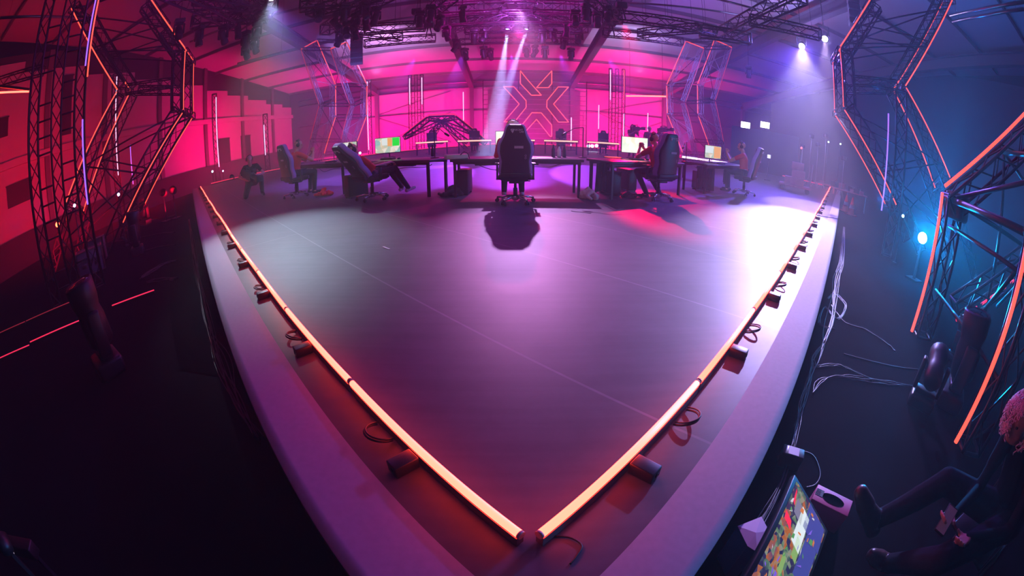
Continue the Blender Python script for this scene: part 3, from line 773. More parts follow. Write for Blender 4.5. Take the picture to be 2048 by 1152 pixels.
MV = [  # pixel, height, label part
    ((400, 52), 5.9, 'below the top left truss, left of the grey pipe'), ((448, 50), 5.9, 'below the top left truss, right of the grey pipe'), ((360, 38), 6.0, 'leftmost below the top left truss'),
    ((492, 62), 5.8, 'in the dark left cluster beside the blue beam'), ((492, 84), 5.6, 'lowest in the left cluster by the blue beam'), ((515, 45), 6.0, 'at the upper right of the left cluster'), ((478, 40), 6.1, 'at the upper left of the left cluster'), ((510, 72), 5.7, 'at the lower right of the left cluster'),
    ((640, 8), 6.2, 'at the top edge, right of the left spotlight'), ((690, 6), 6.2, 'at the top edge above the slanted truss'), ((672, 26), 6.0, 'on the slanted truss, left of the big dark cluster'),
    ((712, 26), 6.0, 'in the big dark cluster, left one'), ((733, 26), 6.0, 'in the big dark cluster, wide low one'), ((752, 14), 6.1, 'in the big dark cluster, right one'), ((694, 42), 5.8, 'lower left of the big dark cluster'), ((712, 46), 5.7, 'lowest of the big dark cluster'), ((680, 60), 5.7, 'beside the far left portal top'), ((730, 4), 6.2, 'top of the big dark cluster'),
    ((840, 22), 6.1, 'on the left end near the left roof beam'), ((862, 10), 6.2, 'where the left roof beam leaves the picture'), ((880, 30), 6.0, 'beside the left roof beam'),
    ((925, 12), 6.2, 'in the top centre, left part'), ((948, 58), 6.0, 'centre left, below the second truss'), ((968, 58), 6.0, 'left neighbour of the left bright beam'), ((967, 92), 5.8, 'rear centre left above the emblem'), ((980, 96), 5.8, 'rear centre, under the left beam lamp'),
    ((1070, 90), 5.8, 'rear centre, right of the beams'), ((1090, 92), 5.8, 'rear centre right, second'), ((1053, 88), 5.8, 'rear centre, under the right beam lamp'), ((1106, 58), 6.0, 'centre right, below the second truss'), ((1085, 58), 6.0, 'right neighbour of the right bright beam'), ((1128, 70), 5.9, 'near the right roof beam, low one'),
    ((1150, 20), 6.2, 'in the top centre, right part'), ((1172, 8), 6.3, 'at the top edge right of centre'), ((1195, 22), 6.2, 'where the right roof beam leaves the picture'), ((1215, 12), 6.2, 'just right of the right roof beam'), ((1133, 44), 6.1, 'between centre and right roof beam'), ((912, 78), 5.9, 'beside the left roof beam, low one'), ((930, 96), 5.8, 'lowest left in the centre rig'), ((1142, 96), 5.8, 'lowest right in the centre rig'),
    ((893, 52), 6.0, 'inside the left roof beam'), ((1158, 60), 6.0, 'inside the right roof beam'), ((1490, 145), 4.4, 'small, in the blue haze right of the far right portal')]
rg = random.Random(11)
for i, (px, z, lb) in enumerate(MV):
    p = safe(PZ(*px, z)) if i < len(MV) - 1 else PD(1497, 132, 24)
    put_mover(i % 3, p, rg.uniform(-1.2, 1.2), 'black hanging moving head, ' + lb, 'moving head lights in the rig')
# lit ones
for px, D, tgt, lb, mt in (((1015, 60), 19, (-.9, 17.5, 0), 'hanging moving head sending the left of the two beams', M_LENSV), ((1052, 60), 19, (-.35, 17.6, 0), 'hanging moving head sending the right of the two beams', M_LENSV),
                       ((543, -4), None, (-4.2, 6, 0), 'lit spotlight at the top left, source of the blue-white beam', M_LENSHOT),
                       ((1603, 92), None, (4.2, 4.6, 0), 'brightest white spotlight at the upper right', M_LENSHOT), ((1648, 80), None, (7.5, 7.5, 0), 'second, smaller bright spotlight at the upper right', M_LENSHOT)):
    loc = PD(*px, D) if D else {543: KEY_L, 1603: KEY_R, 1648: KEY_R2}[px[0]]
    d = (Vector(tgt) - loc).normalized(); root = empty('spotlight', loc - d * .12); L = inv(root); root.scale = ((1.5,) * 3 if px[0] > 1500 else (1, 1, 1))
    m = MB(); m.lathe((-d * .42), [(.001, 0), (.10, .01), (.13, .1), (.13, .5), (.11, .52), (.10, .47)], 16, axis=d); m.build('head', M_BLACK, root)
    m = MB(); m.lathe((-d * .42), [(.001, .49), (.06, .488), (.10, .475)], 16, axis=d); m.build('lens', mt, root)
    u = Vector((0, 0, 1)); sd = d.cross(u).normalized()
    m = MB()
    for s in (-1, 1): m.beam(-d * .2 + sd * .15 * s, -d * .2 + sd * .15 * s + u * .3, .03, .05)
    m.beam(-d * .2 - sd * .17 + u * .3, -d * .2 + sd * .17 + u * .3, .05, .03); m.tube(-d * .2 + u * .3, -d * .2 + u * .6, .02, n=6); m.build('yoke', M_BLACK, root)
    sc_ = root.scale.x; m = MB(); tp = L(Vector((loc.x, loc.y, zroof(loc.y) + .07))) / sc_; m.tube((tp.x, tp.y, .5), tp, .014, n=5); m.build('drop_pipe', M_TRUSS, root)
    tag(root, lb, 'spotlight')
# motors and small boxes standing on the horizontal trusses
for px, z, lb in (((834, 30), 6.4, 'box motor above the upper left truss end'), ((858, 57), 6.2, 'box motor above the lower left truss end'), ((1243, 18), 6.4, 'box motor above the upper right truss start'), ((1222, 53), 6.2, 'box motor above the lower right truss start')):
    p = safe(PZ(*px, z)); root = empty('chain_motor', p)
    m = MB(); m.box((0, 0, .16), (.42, .30, .26), bev=.03); m.build('motor_box', M_BLACK, root)
    m = MB()
    for s in (-1, 1): m.tube((s * .05, 0, .04), (s * .16, 0, -.5), .03, n=6)
    m.build('hook_frame', M_TRUSS, root); m = MB(); m.tube((0, 0, .28), (0, 0, zroof(p.y) - p.z + .07), .012, n=5); m.build('chain', M_TRUSS, root)
    tag(root, lb, 'motor', 'chain motors on the trusses')
# long pipes under the roof
for (p, q, z), lb in ((((380, 84), (445, 58), 6.6), 'grey pipe sloping behind the left movers'), (((475, 127), (572, 105), 6.0), 'grey pipe running under the roof behind the left beam'), (((545, 30), (640, 8), 6.4), 'grey pipe crossing the left spotlight'),
                      (((722, 50), (845, 32), 6.9), 'pipe hanging above the upper left truss'), (((1235, 5), (1480, 30), 7.2), 'thin pipe high on the right roof'), (((1420, -5), (1525, 22), 6.8), 'pale pipe at the top right of the roof'), (((0, 36), (160, 36), 7.6), 'thin pipe across the ladder tower top'),
                      (((1900, 32), (2048, 4), 6.5), 'upper of two faint pipes in the dark top right'), (((1905, 44), (2048, 18), 6.5), 'lower of two faint pipes in the dark top right')):
    a = safe(PZ(*p, z)); b = safe(PZ(*q, z)); root = empty('roof_pipe', (a + b) / 2); L = inv(root)
    m = MB(); m.tube(L(a), L(b), .05, n=8); m.build('pipe', M_STEEL, root)
    for t in (.1, .9):
        h = a.lerp(b, t); m = MB(); m.tube(L(h), L(Vector((h.x, h.y, zroof(h.y) - .02))), .008, n=4); m.build('hanger', M_STEEL, root)
    tag(root, lb, 'pipe', 'pipes under the roof')
# speaker line arrays
for px, D, lb, rz in (((713, 100), 25, 'grey curved speaker column hanging beside the far left portal', .3), ((1708, 12), 17.5, 'dim ribbed speaker column hanging at the upper right', -.6)):
    p = PD(*px, D); root = empty('speaker_column', p, rz)
    for k in range(6):
        m = MB(); m.box((0, k * k * .012, .95 - k * .33), (.75 if D > 20 else .55, .4, .3), Matrix.Rotation(-.05 * k, 3, 'X'), bev=.02); m.build('speaker_box', mat('grey_speaker', (.2, .2, .23), .6, noise=.1), root)
    m = MB(); m.tube((0, 0, 1.1), (0, 0, zroof(p.y) - p.z - .1), .015, n=5); m.build('chain', M_TRUSS, root)
    tag(root, lb, 'speaker')

# ================================================================== BODIES (one continuous surface each)
M_SKIN = mat('skin', (.52, .30, .22), .5, noise=.08, nscale=20)
M_RED = mat('red_jersey', (.62, .015, .03), .7, noise=.12, nscale=25)
M_PANTS = mat('dark_trousers', (.03, .03, .045), .8, noise=.2, nscale=25)
M_SHIRTB = mat('black_shirt', (.010, .010, .013), .9, noise=.2, nscale=25, spec=.1)
M_SHOE = mat('dark_shoe', (.03, .03, .035), .5)
M_SHOEW = mat('white_sneaker', (.75, .75, .78), .5)
M_HAIR = mat('dark_hair', (.02, .012, .01), .55, noise=.3, nscale=60)
M_BLOND = mat('bleached_hair', (.75, .62, .45), .6, noise=.2, nscale=60)
M_GREYSH = mat('dark_trousers_grey', (.022, .022, .03), .95, noise=.3, nscale=30, bump=.25, spec=.05)

class Body:
    def __init__(s): s.c = []
    def cap(s, p, q, r, r2=None, mi=0):
        s.c.append((Vector(p), Vector(q), r, r if r2 is None else r2, mi)); return s
    def chain(s, pts, rs, mi=0):
        for i in range(len(pts) - 1): s.cap(pts[i], pts[i + 1], rs[i], rs[i + 1], mi)
        return s
    def build(s, name, mats, parent, vox=.011, smooth=6):
        bm = bmesh.new()
        for p, q, r, r2, mi in s.c:
            d = q - p; L = d.length; 
            if L < 1e-5: d = Vector((0, 0, 1)); L = 1e-5
            rot = d.to_track_quat('Z', 'Y').to_matrix().to_4x4()
            nseg = 12; rings = 5; prev = None; M = Matrix.Translation(p) @ rot
            prof = [(r * math.sin(PI / 2 * k / rings), -r * math.cos(PI / 2 * k / rings)) for k in range(1, rings + 1)] + \
                   [(r2 * math.cos(PI / 2 * k / rings), L + r2 * math.sin(PI / 2 * k / rings)) for k in range(0, rings)]
            a = bm.verts.new(M @ Vector((0, 0, -r))); b = bm.verts.new(M @ Vector((0, 0, L + r2)))
            rows = [[bm.verts.new(M @ Vector((x * math.cos(2 * PI * j / nseg), x * math.sin(2 * PI * j / nseg), z))) for j in range(nseg)] for x, z in prof]
            for j in range(nseg):
                k = (j + 1) % nseg
                bm.faces.new((a, rows[0][k], rows[0][j])); bm.faces.new((b, rows[-1][j], rows[-1][k]))
                for i in range(len(rows) - 1): bm.faces.new((rows[i][j], rows[i][k], rows[i + 1][k], rows[i + 1][j]))
        me = bpy.data.meshes.new(name); bm.to_mesh(me); bm.free()
        o = bpy.data.objects.new(name, me); COL.objects.link(o)
        md = o.modifiers.new('r', 'REMESH'); md.mode = 'VOXEL'; md.voxel_size = vox; md.use_smooth_shade = True
        sm = o.modifiers.new('s', 'SMOOTH'); sm.factor = .5; sm.iterations = smooth
        dg = bpy.context.evaluated_depsgraph_get(); new = bpy.data.meshes.new_from_object(o.evaluated_get(dg)); o.modifiers.clear()
        o.data = new; bpy.data.meshes.remove(me); new.name = name
        for m in mats: new.materials.append(m)
        # material of each face: the limb piece it lies closest to
        import numpy as np
        n = len(new.polygons); ce = np.empty(n * 3, dtype=np.float32); new.polygons.foreach_get('center', ce); ce = ce.reshape(-1, 3)
        best = np.full(n, 1e9); idx = np.zeros(n, dtype=np.int32)
        for p, q, r, r2, mi in s.c:
            p_ = np.array(p); d_ = np.array(q - p); l2 = max(1e-9, float(d_ @ d_)); t = np.clip(((ce - p_) @ d_) / l2, 0, 1)
            dist = np.linalg.norm(ce - (p_ + t[:, None] * d_), axis=1) - (r + (r2 - r) * t)
            w = dist < best; best[w] = dist[w]; idx[w] = mi
        new.polygons.foreach_set('material_index', idx); new.polygons.foreach_set('use_smooth', [True] * n)
        if parent is not None: o.parent = parent
        return o

def V3(*a): return Vector(a)
def hand(b, wrist, dirv, palm, curl=.8, side=1, mi=0, s=1.0, spread=1.0):
    """palm, four fingers bent at the knuckles, thumb from the side of the palm near its base"""
    d = Vector(dirv).normalized(); n = Vector(palm).normalized(); n = (n - d * n.dot(d)).normalized(); x = d.cross(n) * side
    w = Vector(wrist)
    k = w + d * .085 * s
    for t in (-.028, -.009, .010, .028): b.cap(w + d * .012 * s + x * t * .7 * s, k + x * t * s, .014 * s, .0115 * s, mi)
    for i, (t, l) in enumerate(((-.031, .062), (-.011, .078), (.011, .084), (.031, .076))):
        p = k + x * t * s; a = 0; dd = d
        for j, f in enumerate((.45, .32, .23)):
            a += curl * (.55 + .1 * j) ; dd = d * math.cos(a) + n * math.sin(a); q = p + (dd + x * t * .8 * spread) * l * f * s
            b.cap(p, q, .0092 * s, .0082 * s, mi); p = q
    p = w + d * .02 * s + x * .03 * s; q = p + (d * .6 + x * .7 + n * .35).normalized() * .042 * s; r_ = q + (d * .9 + x * .15 + n * .5).normalized() * .032 * s; e = r_ + (d * .9 - x * .1 + n * .5).normalized() * .024 * s
    b.cap(p, q, .015 * s, .011 * s, mi).cap(q, r_, .0105 * s, .0095 * s, mi).cap(r_, e, .009 * s, .008 * s, mi)

def head_parts(root, c, f, up, hair='short', hairmat=None, headset=False, b=None, mi=0, cap_=False):
    """adds skull, jaw, nose, ears to body b and returns a function that builds face, hair, headset afterwards"""
    f = Vector(f).normalized(); up = Vector(up); up = (up - f * up.dot(f)).normalized(); x = f.cross(up)
    c = Vector(c)
    P = lambda a, h, k: c + x * a + up * h + f * k
    b.cap(P(0, .035, -.025), P(0, .03, .018), .083, .078, mi)
    b.cap(P(0, -.02, .03), P(0, -.075, .055), .062, .036, mi)
    b.cap(P(-.03, -.05, .03), P(.03, -.05, .03), .035, .035, mi)
    b.cap(P(0, .022, .092), P(0, -.016, .112), .010, .014, mi)
    b.cap(P(-.028, .034, .088), P(.028, .034, .088), .012, .012, mi)
    b.cap(P(-.012, -.047, .088), P(.012, -.047, .088), .011, .011, mi)
    for s in (-1, 1): b.cap(P(s * .082, .018, -.005), P(s * .084, -.016, .0), .015, .011, mi)
    def after():
        for s in (-1, 1): MB().ball(P(s * .03, .014, .084), .0115, 8).build('eye', mat('eye', (.05, .04, .04), .2), root)
        mth = MB(); mth.path([P(-.02, -.049, .099), P(0, -.05, .103), P(.02, -.049, .099)], .0035, 5); mth.build('mouth', mat('lips', (.35, .12, .11), .5), root)
        rg = random.Random(int(c.x * 100)); hb = Body()
        if hair in ('short', 'curly'):
            for i in range(90 if hair == 'short' else 150):
                th = rg.uniform(0, 2 * PI); ph = rg.uniform(0, 1.75)
                v = x * math.sin(ph) * math.cos(th) + f * math.sin(ph) * math.sin(th) + up * math.cos(ph)
                k = v.dot(f)
                if k > .45 and v.dot(up) < .55: continue
                if abs(v.dot(x)) > .6 and v.dot(up) < -.0: continue
                q = P(0, .035, -.012) + v * (.088 if hair == 'short' else .098)
                tl = (x * rg.uniform(-.5, .5) + f * rg.uniform(-.2, .8) - up * rg.uniform(.1, .7)) * (.022 if hair == 'short' else .03)
                hb.cap(q - v * .012, q + tl, .016, .009 if hair == 'short' else .013)
            hb.build('hair', [hairmat or M_HAIR], root, vox=.008, smooth=2)
        if headset:
            m = MB(); m.path([P(.102 * math.cos(a), .02 + .125 * math.sin(a), -.005) for a in [PI * i / 14 for i in range(15)]], .011, 8); hs = m.build('headset_band', M_BLACK, root)
            for s in (-1, 1):
                m = MB(); m.lathe(P(s * .082, .0, -.003), [(.001, 0), (.042, .002), (.046, .012), (.044, .03), (.03, .036), (.001, .036)], 14, axis=x * s); m.build('ear_cup', M_BLACK, root)
            m = MB(); m.path([P(-.10, -.015, .01), P(-.095, -.04, .06), P(-.05, -.055, .11)], .004, 5); m.build('microphone_boom', M_BLACK, root)
    return after

def seated(name, label, loc, az, shirt=M_RED, lean=0.0, recline=0.0, arms='desk', hairmat=None, headset=True, hair='short', shoes=M_SHOE, legs='down', look=None, pants=M_PANTS, group='players at the near desks', scale=1.0):
    root = empty(name, loc, -R(az)); root.scale = (scale,) * 3
    b = Body(); mats = [M_SKIN, shirt, pants, shoes]
    hz = .56 - .06 * (recline > .3); hip = V3(0, -.02 - .03 * (recline > .3), hz)
    s = math.sin(recline - lean); c_ = math.cos(recline - lean)
    T = lambda h, x=0, y=0: hip + V3(x, -s * h + y * c_, c_ * h + y * s)      # along the spine
    b.cap(T(.0, -.09), T(.0, .09), .115, .115, 2)
    b.cap(T(.06, -.06), T(.06, .06), .115, .115, 1).cap(T(.12, -.05), T(.30, -.07), .105, .115, 1).cap(T(.12, .05), T(.30, .07), .105, .115, 1)
    b.cap(T(.36, -.09), T(.36, .09), .095, .095, 1).cap(T(.42, -.13), T(.42, .13), .062, .062, 1)
    b.cap(T(.44), T(.53, 0, .015), .058, .052, 0)
    hc = T(.635, 0, .04)
    lk = Vector(look) if look else V3(0, 1, -.12)
    af = head_parts(root, hc, lk, (0, -.1, 1), hair, hairmat, headset, b, 0)
    # legs
    for sd in (-1, 1):
        h = hip + V3(sd * .095, .02, -.02)
        if legs == 'down': k = V3(sd * .14, .42, .52); a = V3(sd * .15, .38, .10); toe = a + V3(sd * .02, .15, -.05)
        elif legs == 'back': k = V3(sd * .17, .40, .50); a = V3(sd * .20, .10, .10); toe = a + V3(sd * .04, .15, -.06)
        elif legs == 'forward': k = V3(sd * .13, .44, .56); a = V3(sd * .12, .74, .12); toe = a + V3(sd * .02, .15, .0)
        b.cap(h, k, .092, .066, 2).cap(k, k.lerp(a, .45), .066, .060, 2).cap(k.lerp(a, .45), a + V3(0, 0, .02), .058, .05, 2)
        b.cap(a + V3(0, 0, -.02), a + V3(0, 0, .01), .042, .038, 0)
        b.cap(a + V3(0, -.04, -.045), toe, .040, .034, 3)
    # arms
    for sd in (-1, 1):
        S = T(.42, sd * .19)
        if arms == 'desk': E_ = T(.18, sd * .27, .12); W = V3(sd * .16, .44, .80); hd = V3(-sd * .1, 1, -.05); pl = V3(0, 0, -1); cu = .5
        elif arms == 'clasp': E_ = V3(sd * .24, .34, .80); W = V3(sd * .05, .46, .98); hd = V3(-sd * .35, .1, 1); pl = V3(-sd * 1, .2, 0); cu = 1.1
        elif arms == 'lap': E_ = T(.16, sd * .28, .05); W = V3(sd * .14, .34, .70); hd = V3(-sd * .2, 1, -.3); pl = V3(0, 0, -1); cu = .6
        b.cap(S, S.lerp(E_, .55), .062, .056, 1).cap(S.lerp(E_, .55), E_, .047, .042, 1 if arms != 'clasp' else 0).cap(E_, W, .040, .027, 0)
        hand(b, W, hd, pl, cu, side=sd, mi=0, s=1.0)
    b.build('body', mats, root, vox=.010)
    af()
    tag(root, label, 'person', group); return root

# ================================================================== GAMING CHAIR
M_VIOLET = mat('violet_fabric', (.30, .20, .55), .75, noise=.1, nscale=40)
M_LEATHER = mat('black_leather', (.022, .018, .03), .42, noise=.2, nscale=30)
def slab(poly, y0, y1, bev, curve=None):
    bm = bmesh.new(); vs = [bm.verts.new((x, y0, z)) for x, z in poly]; f = bm.faces.new(vs)
    r = bmesh.ops.extrude_face_region(bm, geom=[f]); bmesh.ops.translate(bm, verts=[v for v in r['geom'] if isinstance(v, bmesh.types.BMVert)], vec=(0, y1 - y0, 0))
    bmesh.ops.recalc_face_normals(bm, faces=bm.faces)
    bmesh.ops.bevel(bm, geom=bm.edges[:], offset=bev, segments=3, profile=.6, affect='EDGES', clamp_overlap=True)
    bmesh.ops.triangulate(bm, faces=[f for f in bm.faces if len(f.verts) > 4])
    if curve:
        bmesh.ops.subdivide_edges(bm, edges=[e for e in bm.edges if e.calc_length() > .12], cuts=3, use_grid_fill=True)
        for v in bm.verts: v.co = curve(v.co)
    return bm
def bm_obj(bm, name, m, parent, M=None):
    if M is not None: bmesh.ops.transform(bm, matrix=M, verts=bm.verts)
    me = bpy.data.meshes.new(name); bm.to_mesh(me); bm.free(); me.materials.append(m)
    me.polygons.foreach_set('use_smooth', [True] * len(me.polygons))
    try: me.set_sharp_from_angle(angle=R(50))
    except Exception: pass
    o = bpy.data.objects.new(name, me); COL.objects.link(o); o.parent = parent; return o
def txt(s, parent, loc, size, mt, rot=(PI / 2, 0, 0), name='lettering', align='CENTER', sx=1.0):
    c = bpy.data.curves.new(name, 'FONT'); c.body = s; c.size = size; c.extrude = .0015; c.align_x = align; c.align_y = 'CENTER'; c.materials.append(mt)
    t = bpy.data.objects.new(name, c); COL.objects.link(t)
    me = bpy.data.meshes.new_from_object(t.evaluated_get(bpy.context.evaluated_depsgraph_get())); bpy.data.objects.remove(t)
    o = bpy.data.objects.new(name, me); COL.objects.link(o)
    o.parent = parent; o.location = loc; o.rotation_euler = rot; o.scale = (sx, 1, 1); return o
M_PRINT = mat('pale_print', (.62, .58, .66), .6)
M_PRINTD = mat('dim_print', (.30, .24, .34), .6)
def gaming_chair(label, loc, az, recline=.13, spin=0.0, arm=True):
    root = empty('gaming_chair', loc, -R(az))
    # star base
    m = MB(); m.lathe((0, 0, .06), [(.001, 0), (.055, 0), (.06, .03), (.045, .07), (.03, .075)], 14); m.build('base_hub', M_CHROME, root)
    for k in range(5):
        a = 2 * PI * k / 5 + spin; d = V3(math.cos(a), math.sin(a), 0)
        m = MB(); m.path([d * .03 + V3(0, 0, .115), d * .17 + V3(0, 0, .11), d * .335 + V3(0, 0, .085)], [.028, .024, .017], 8); m.build('base_spoke', M_CHROME, root)
        c = d * .335; t = V3(-d.y, d.x, 0); m = MB()
        for s in (-1, 1): m.tube(c + t * .012 * s + V3(0, 0, .032), c + t * .032 * s + V3(0, 0, .032), .031, n=12)
        m.tube(c + V3(0, 0, .04), c + V3(0, 0, .085), .012, n=8); m.build('caster', M_BLACK, root)
    m = MB(); m.tube((0, 0, .12), (0, 0, .27), .038, n=12); m.tube((0, 0, .27), (0, 0, .38), .025, n=12); m.build('gas_lift', M_BLACK, root)
    m = MB(); m.box((0, 0, .385), (.22, .30, .05), bev=.012); m.path([(.08, 0, .385), (.26, .02, .385)], .009, 6); m.path([(-.08, .05, .385), (-.24, .07, .38)], .009, 6); m.build('tilt_mechanism', M_BLACK, root)
    # seat
    m = MB(); m.box((0, .03, .45), (.44, .50, .10), bev=.035)
    for s in (-1, 1): m.box((s * .235, .02, .475), (.10, .48, .10), bev=.035)
    m.build('seat', M_LEATHER, root)
    m = MB(); m.box((0, .29, .465), (.44, .035, .085), bev=.015); m.build('seat_front', M_VIOLET, root)
    # backrest
    M = Matrix.Translation((0, -.22, .46)) @ Matrix.Rotation(-recline, 4, 'X').inverted()
    out = [(-.26, .0), (-.29, .12), (-.265, .30), (-.305, .46), (-.295, .58), (-.205, .74), (-.165, .88), (-.12, .925)]
    out = out + [(-x, z) for x, z in out[::-1]]
    inn = [(x * .84, z * .995 + .0) for x, z in out]
    cv = lambda c: V3(c.x, c.y + .55 * c.x * c.x * (1 if c.y > 0 else .9), c.z)
    bm_obj(slab(out, -.015, .085, .03, cv), 'backrest_front', M_VIOLET, root, M)
    bk = bm_obj(slab(inn, -.065, .0, .02, cv), 'backrest', M_LEATHER, root, M)
    m = MB(); m.box((0, -.052, .06), (.50, .05, .09), bev=.015)
    o = m.build('lower_bracket', M_BLACK, root); o.matrix_local = M
    Mr = M.to_euler()
    def onback(s, x, z, size, mt, al='CENTER'):
        return txt(s, bk, (M @ V3(x, -.0735 + .5 * x * x, z)), size, mt, rot=(PI / 2 + Mr.x, 0, 0), align=al)
    onback('SECRET', .055, .835, .040, M_PRINT); onback('LAB', .098, .802, .040, M_PRINT)
    m = MB(); e = [(-.075, .845), (-.02, .845), (-.0475, .785)]
    for (a, b) in ((0, 1), (1, 2), (2, 0)): m.tube(M @ V3(e[a][0], -.071, e[a][1]), M @ V3(e[b][0], -.071, e[b][1]), .0055, n=5)
    m.tube(M @ V3(-.0475, -.071, .833), M @ V3(-.0475, -.071, .80), .007, n=5); m.build('emblem', M_PRINT, root)
    m = MB(); m.box(V3(.055, -.070, .545), (.15, .006, .045)); o = m.build('badge', M_PRINTD, root); o.matrix_local = M
    onback('GAMING', .055, .545, .034, M_PRINT)
    for z in (.40, .36): 
        m = MB(); m.lathe(V3(.165, -.056, z), [(.010, 0), (.018, 0), (.018, .004), (.010, .004)], 10, axis=(0, -1, 0)); o = m.build('small_mark', M_PRINTD, root); o.matrix_local = M
    m = MB(); m.box((0, .10, .80), (.24, .05, .13), bev=.024); o = m.build('head_pillow', M_LEATHER, root); o.matrix_local = M
    for s in (-1, 1):
        m = MB(); m.box((s * .31, .02, .55), (.035, .06, .26), bev=.008); m.box((s * .29, .02, .42), (.08, .05, .025)); m.build('armrest_post', M_BLACK, root)
        m = MB(); m.box((s * .31, .04, .69), (.09, .25, .028), bev=.012); m.build('armrest_pad', M_BLACK, root)
    tag(root, label, 'chair', 'violet and black gaming chairs'); return root

# ================================================================== DESKS AND SCREENS
M_DESK = mat('desk_top', (.035, .03, .045), .35, noise=.2, nscale=10)
def desk(label, loc, az, wd=2.3, dp=.75, led=None, grp='desks of the near team', name='desk', front=False):
    root = empty(name, loc, -R(az))
    m = MB(); m.box((0, dp / 2, .715), (wd, dp, .05), bev=.008); m.build('top', M_DESK, root)
    m = MB(); m.box((0, .06, .665), (wd - .1, .04, .05)); m.box((0, dp - .06, .665), (wd - .1, .04, .05)); m.build('frame', M_BLACK, root)
    for sx in (-1, 1):
        for y in (.07, dp - .07):
            m = MB(); m.box((sx * (wd / 2 - .08), y, .345), (.05, .05, .69)); m.build('leg', M_BLACK, root)
    m = MB(); m.box((-.2, dp - .22, .60), (wd * .5, .12, .06)); m.build('cable_tray', M_BLACK, root)
    m = MB(); pts = [(wd * .5 * math.cos(t * PI) * .7, dp - .2 + .05 * math.sin(t * 9), .60 - .12 * math.sin(t * PI) ** 2 * (1 + .5 * math.sin(t * 11))) for t in [i / 20 for i in range(21)]]
    m.path(pts, .007, 5); m.build('hanging_cable', M_CABLE, root)
    if led:
        m = MB(); m.tube((-wd / 2 + .03, dp + .04, .70), (wd / 2 - .03, dp + .04, .70), .035, n=10); m.build('led_tube', led, root)
        m = MB(); m.box((0, dp + .02, .70), (wd - .04, .03, .09)); m.build('led_housing', M_BLACK, root)
    tag(root, label, 'desk', grp); return root

def scr_mat(name, kind, es=1.6):
    m = bpy.data.materials.new(name); m.use_nodes = True; nt = m.node_tree; b = nt.nodes['Principled BSDF']
    b.inputs['Base Color'].default_value = (.01, .01, .01, 1); b.inputs['Roughness'].default_value = .25
    tc = nt.nodes.new('ShaderNodeTexCoord'); N = nt.nodes.new; L = nt.links.new
    vor = N('ShaderNodeTexVoronoi'); vor.inputs['Scale'].default_value = {'bright': 9, 'street': 7, 'multi': 30}[kind]; vor.inputs['Randomness'].default_value = 1
    L(tc.outputs['Object'], vor.inputs['Vector'])
    nz = N('ShaderNodeTexNoise'); nz.inputs['Scale'].default_value = 5 if kind != 'multi' else 14; nz.inputs['Detail'].default_value = 5; L(tc.outputs['Object'], nz.inputs['Vector'])
    cr = N('ShaderNodeValToRGB'); cols = {'bright': [(0, (.25, .45, .2)), (.35, (.85, .95, .8)), (.5, (1, 1, .95)), (.7, (.9, .85, .6)), (.85, (.75, .35, .15))],
            'street': [(0, (.08, .2, .35)), (.35, (.35, .6, .55)), (.5, (.75, .6, .4)), (.62, (.9, .85, .8)), (.8, (.7, .25, .1))],
            'multi': [(0, (.02, .03, .12)), (.38, (.06, .05, .18)), (.48, (.18, .35, .22)), (.58, (.45, .5, .40)), (.68, (.8, .22, .04)), (.8, (.3, .12, .25))]}[kind]
    while len(cr.color_ramp.elements) < len(cols): cr.color_ramp.elements.new(.5)
    for e, (p, c) in zip(cr.color_ramp.elements, cols): e.position = p; e.color = (*c, 1)
    mx = N('ShaderNodeMix'); mx.data_type = 'FLOAT'; mx.inputs[0].default_value = .45; sp = N('ShaderNodeSeparateColor'); L(vor.outputs['Color'], sp.inputs[0])
    L(nz.outputs['Fac'], mx.inputs[2]); L(sp.outputs[0], mx.inputs[3]); L(mx.outputs[0], cr.inputs[0])
    L(cr.outputs[0], b.inputs['Emission Color']); b.inputs['Emission Strength'].default_value = es
    return m
M_SCRB = scr_mat('bright_game_screen', 'bright', 1.15); M_SCRS = scr_mat('street_game_screen', 'street', 1.0); M_SCRM = scr_mat('tiled_screen', 'multi', .55)
M_GREEN = mat('green_screen_patch', (0, .3, .02), .4, emis=(.01, .75, .05), es=1.0); M_ORNG = mat('orange_screen_patch', (.3, .1, .02), .4, emis=(.95, .45, .15), es=.9)
M_PALE = mat('pale_screen_patch', (.3, .3, .3), .4, emis=(.75, .85, .8), es=.95); M_SBLUE = mat('blue_screen_patch', (.1, .1, .3), .4, emis=(.045, .055, .2), es=.9); M_SRED = mat('red_screen_patch', (.3, .0, .05), .4, emis=(1, .03, .06), es=1.0)
M_SGRN = mat('grass_screen_patch', (.1, .2, .05), .4, emis=(.25, .42, .12), es=.9)
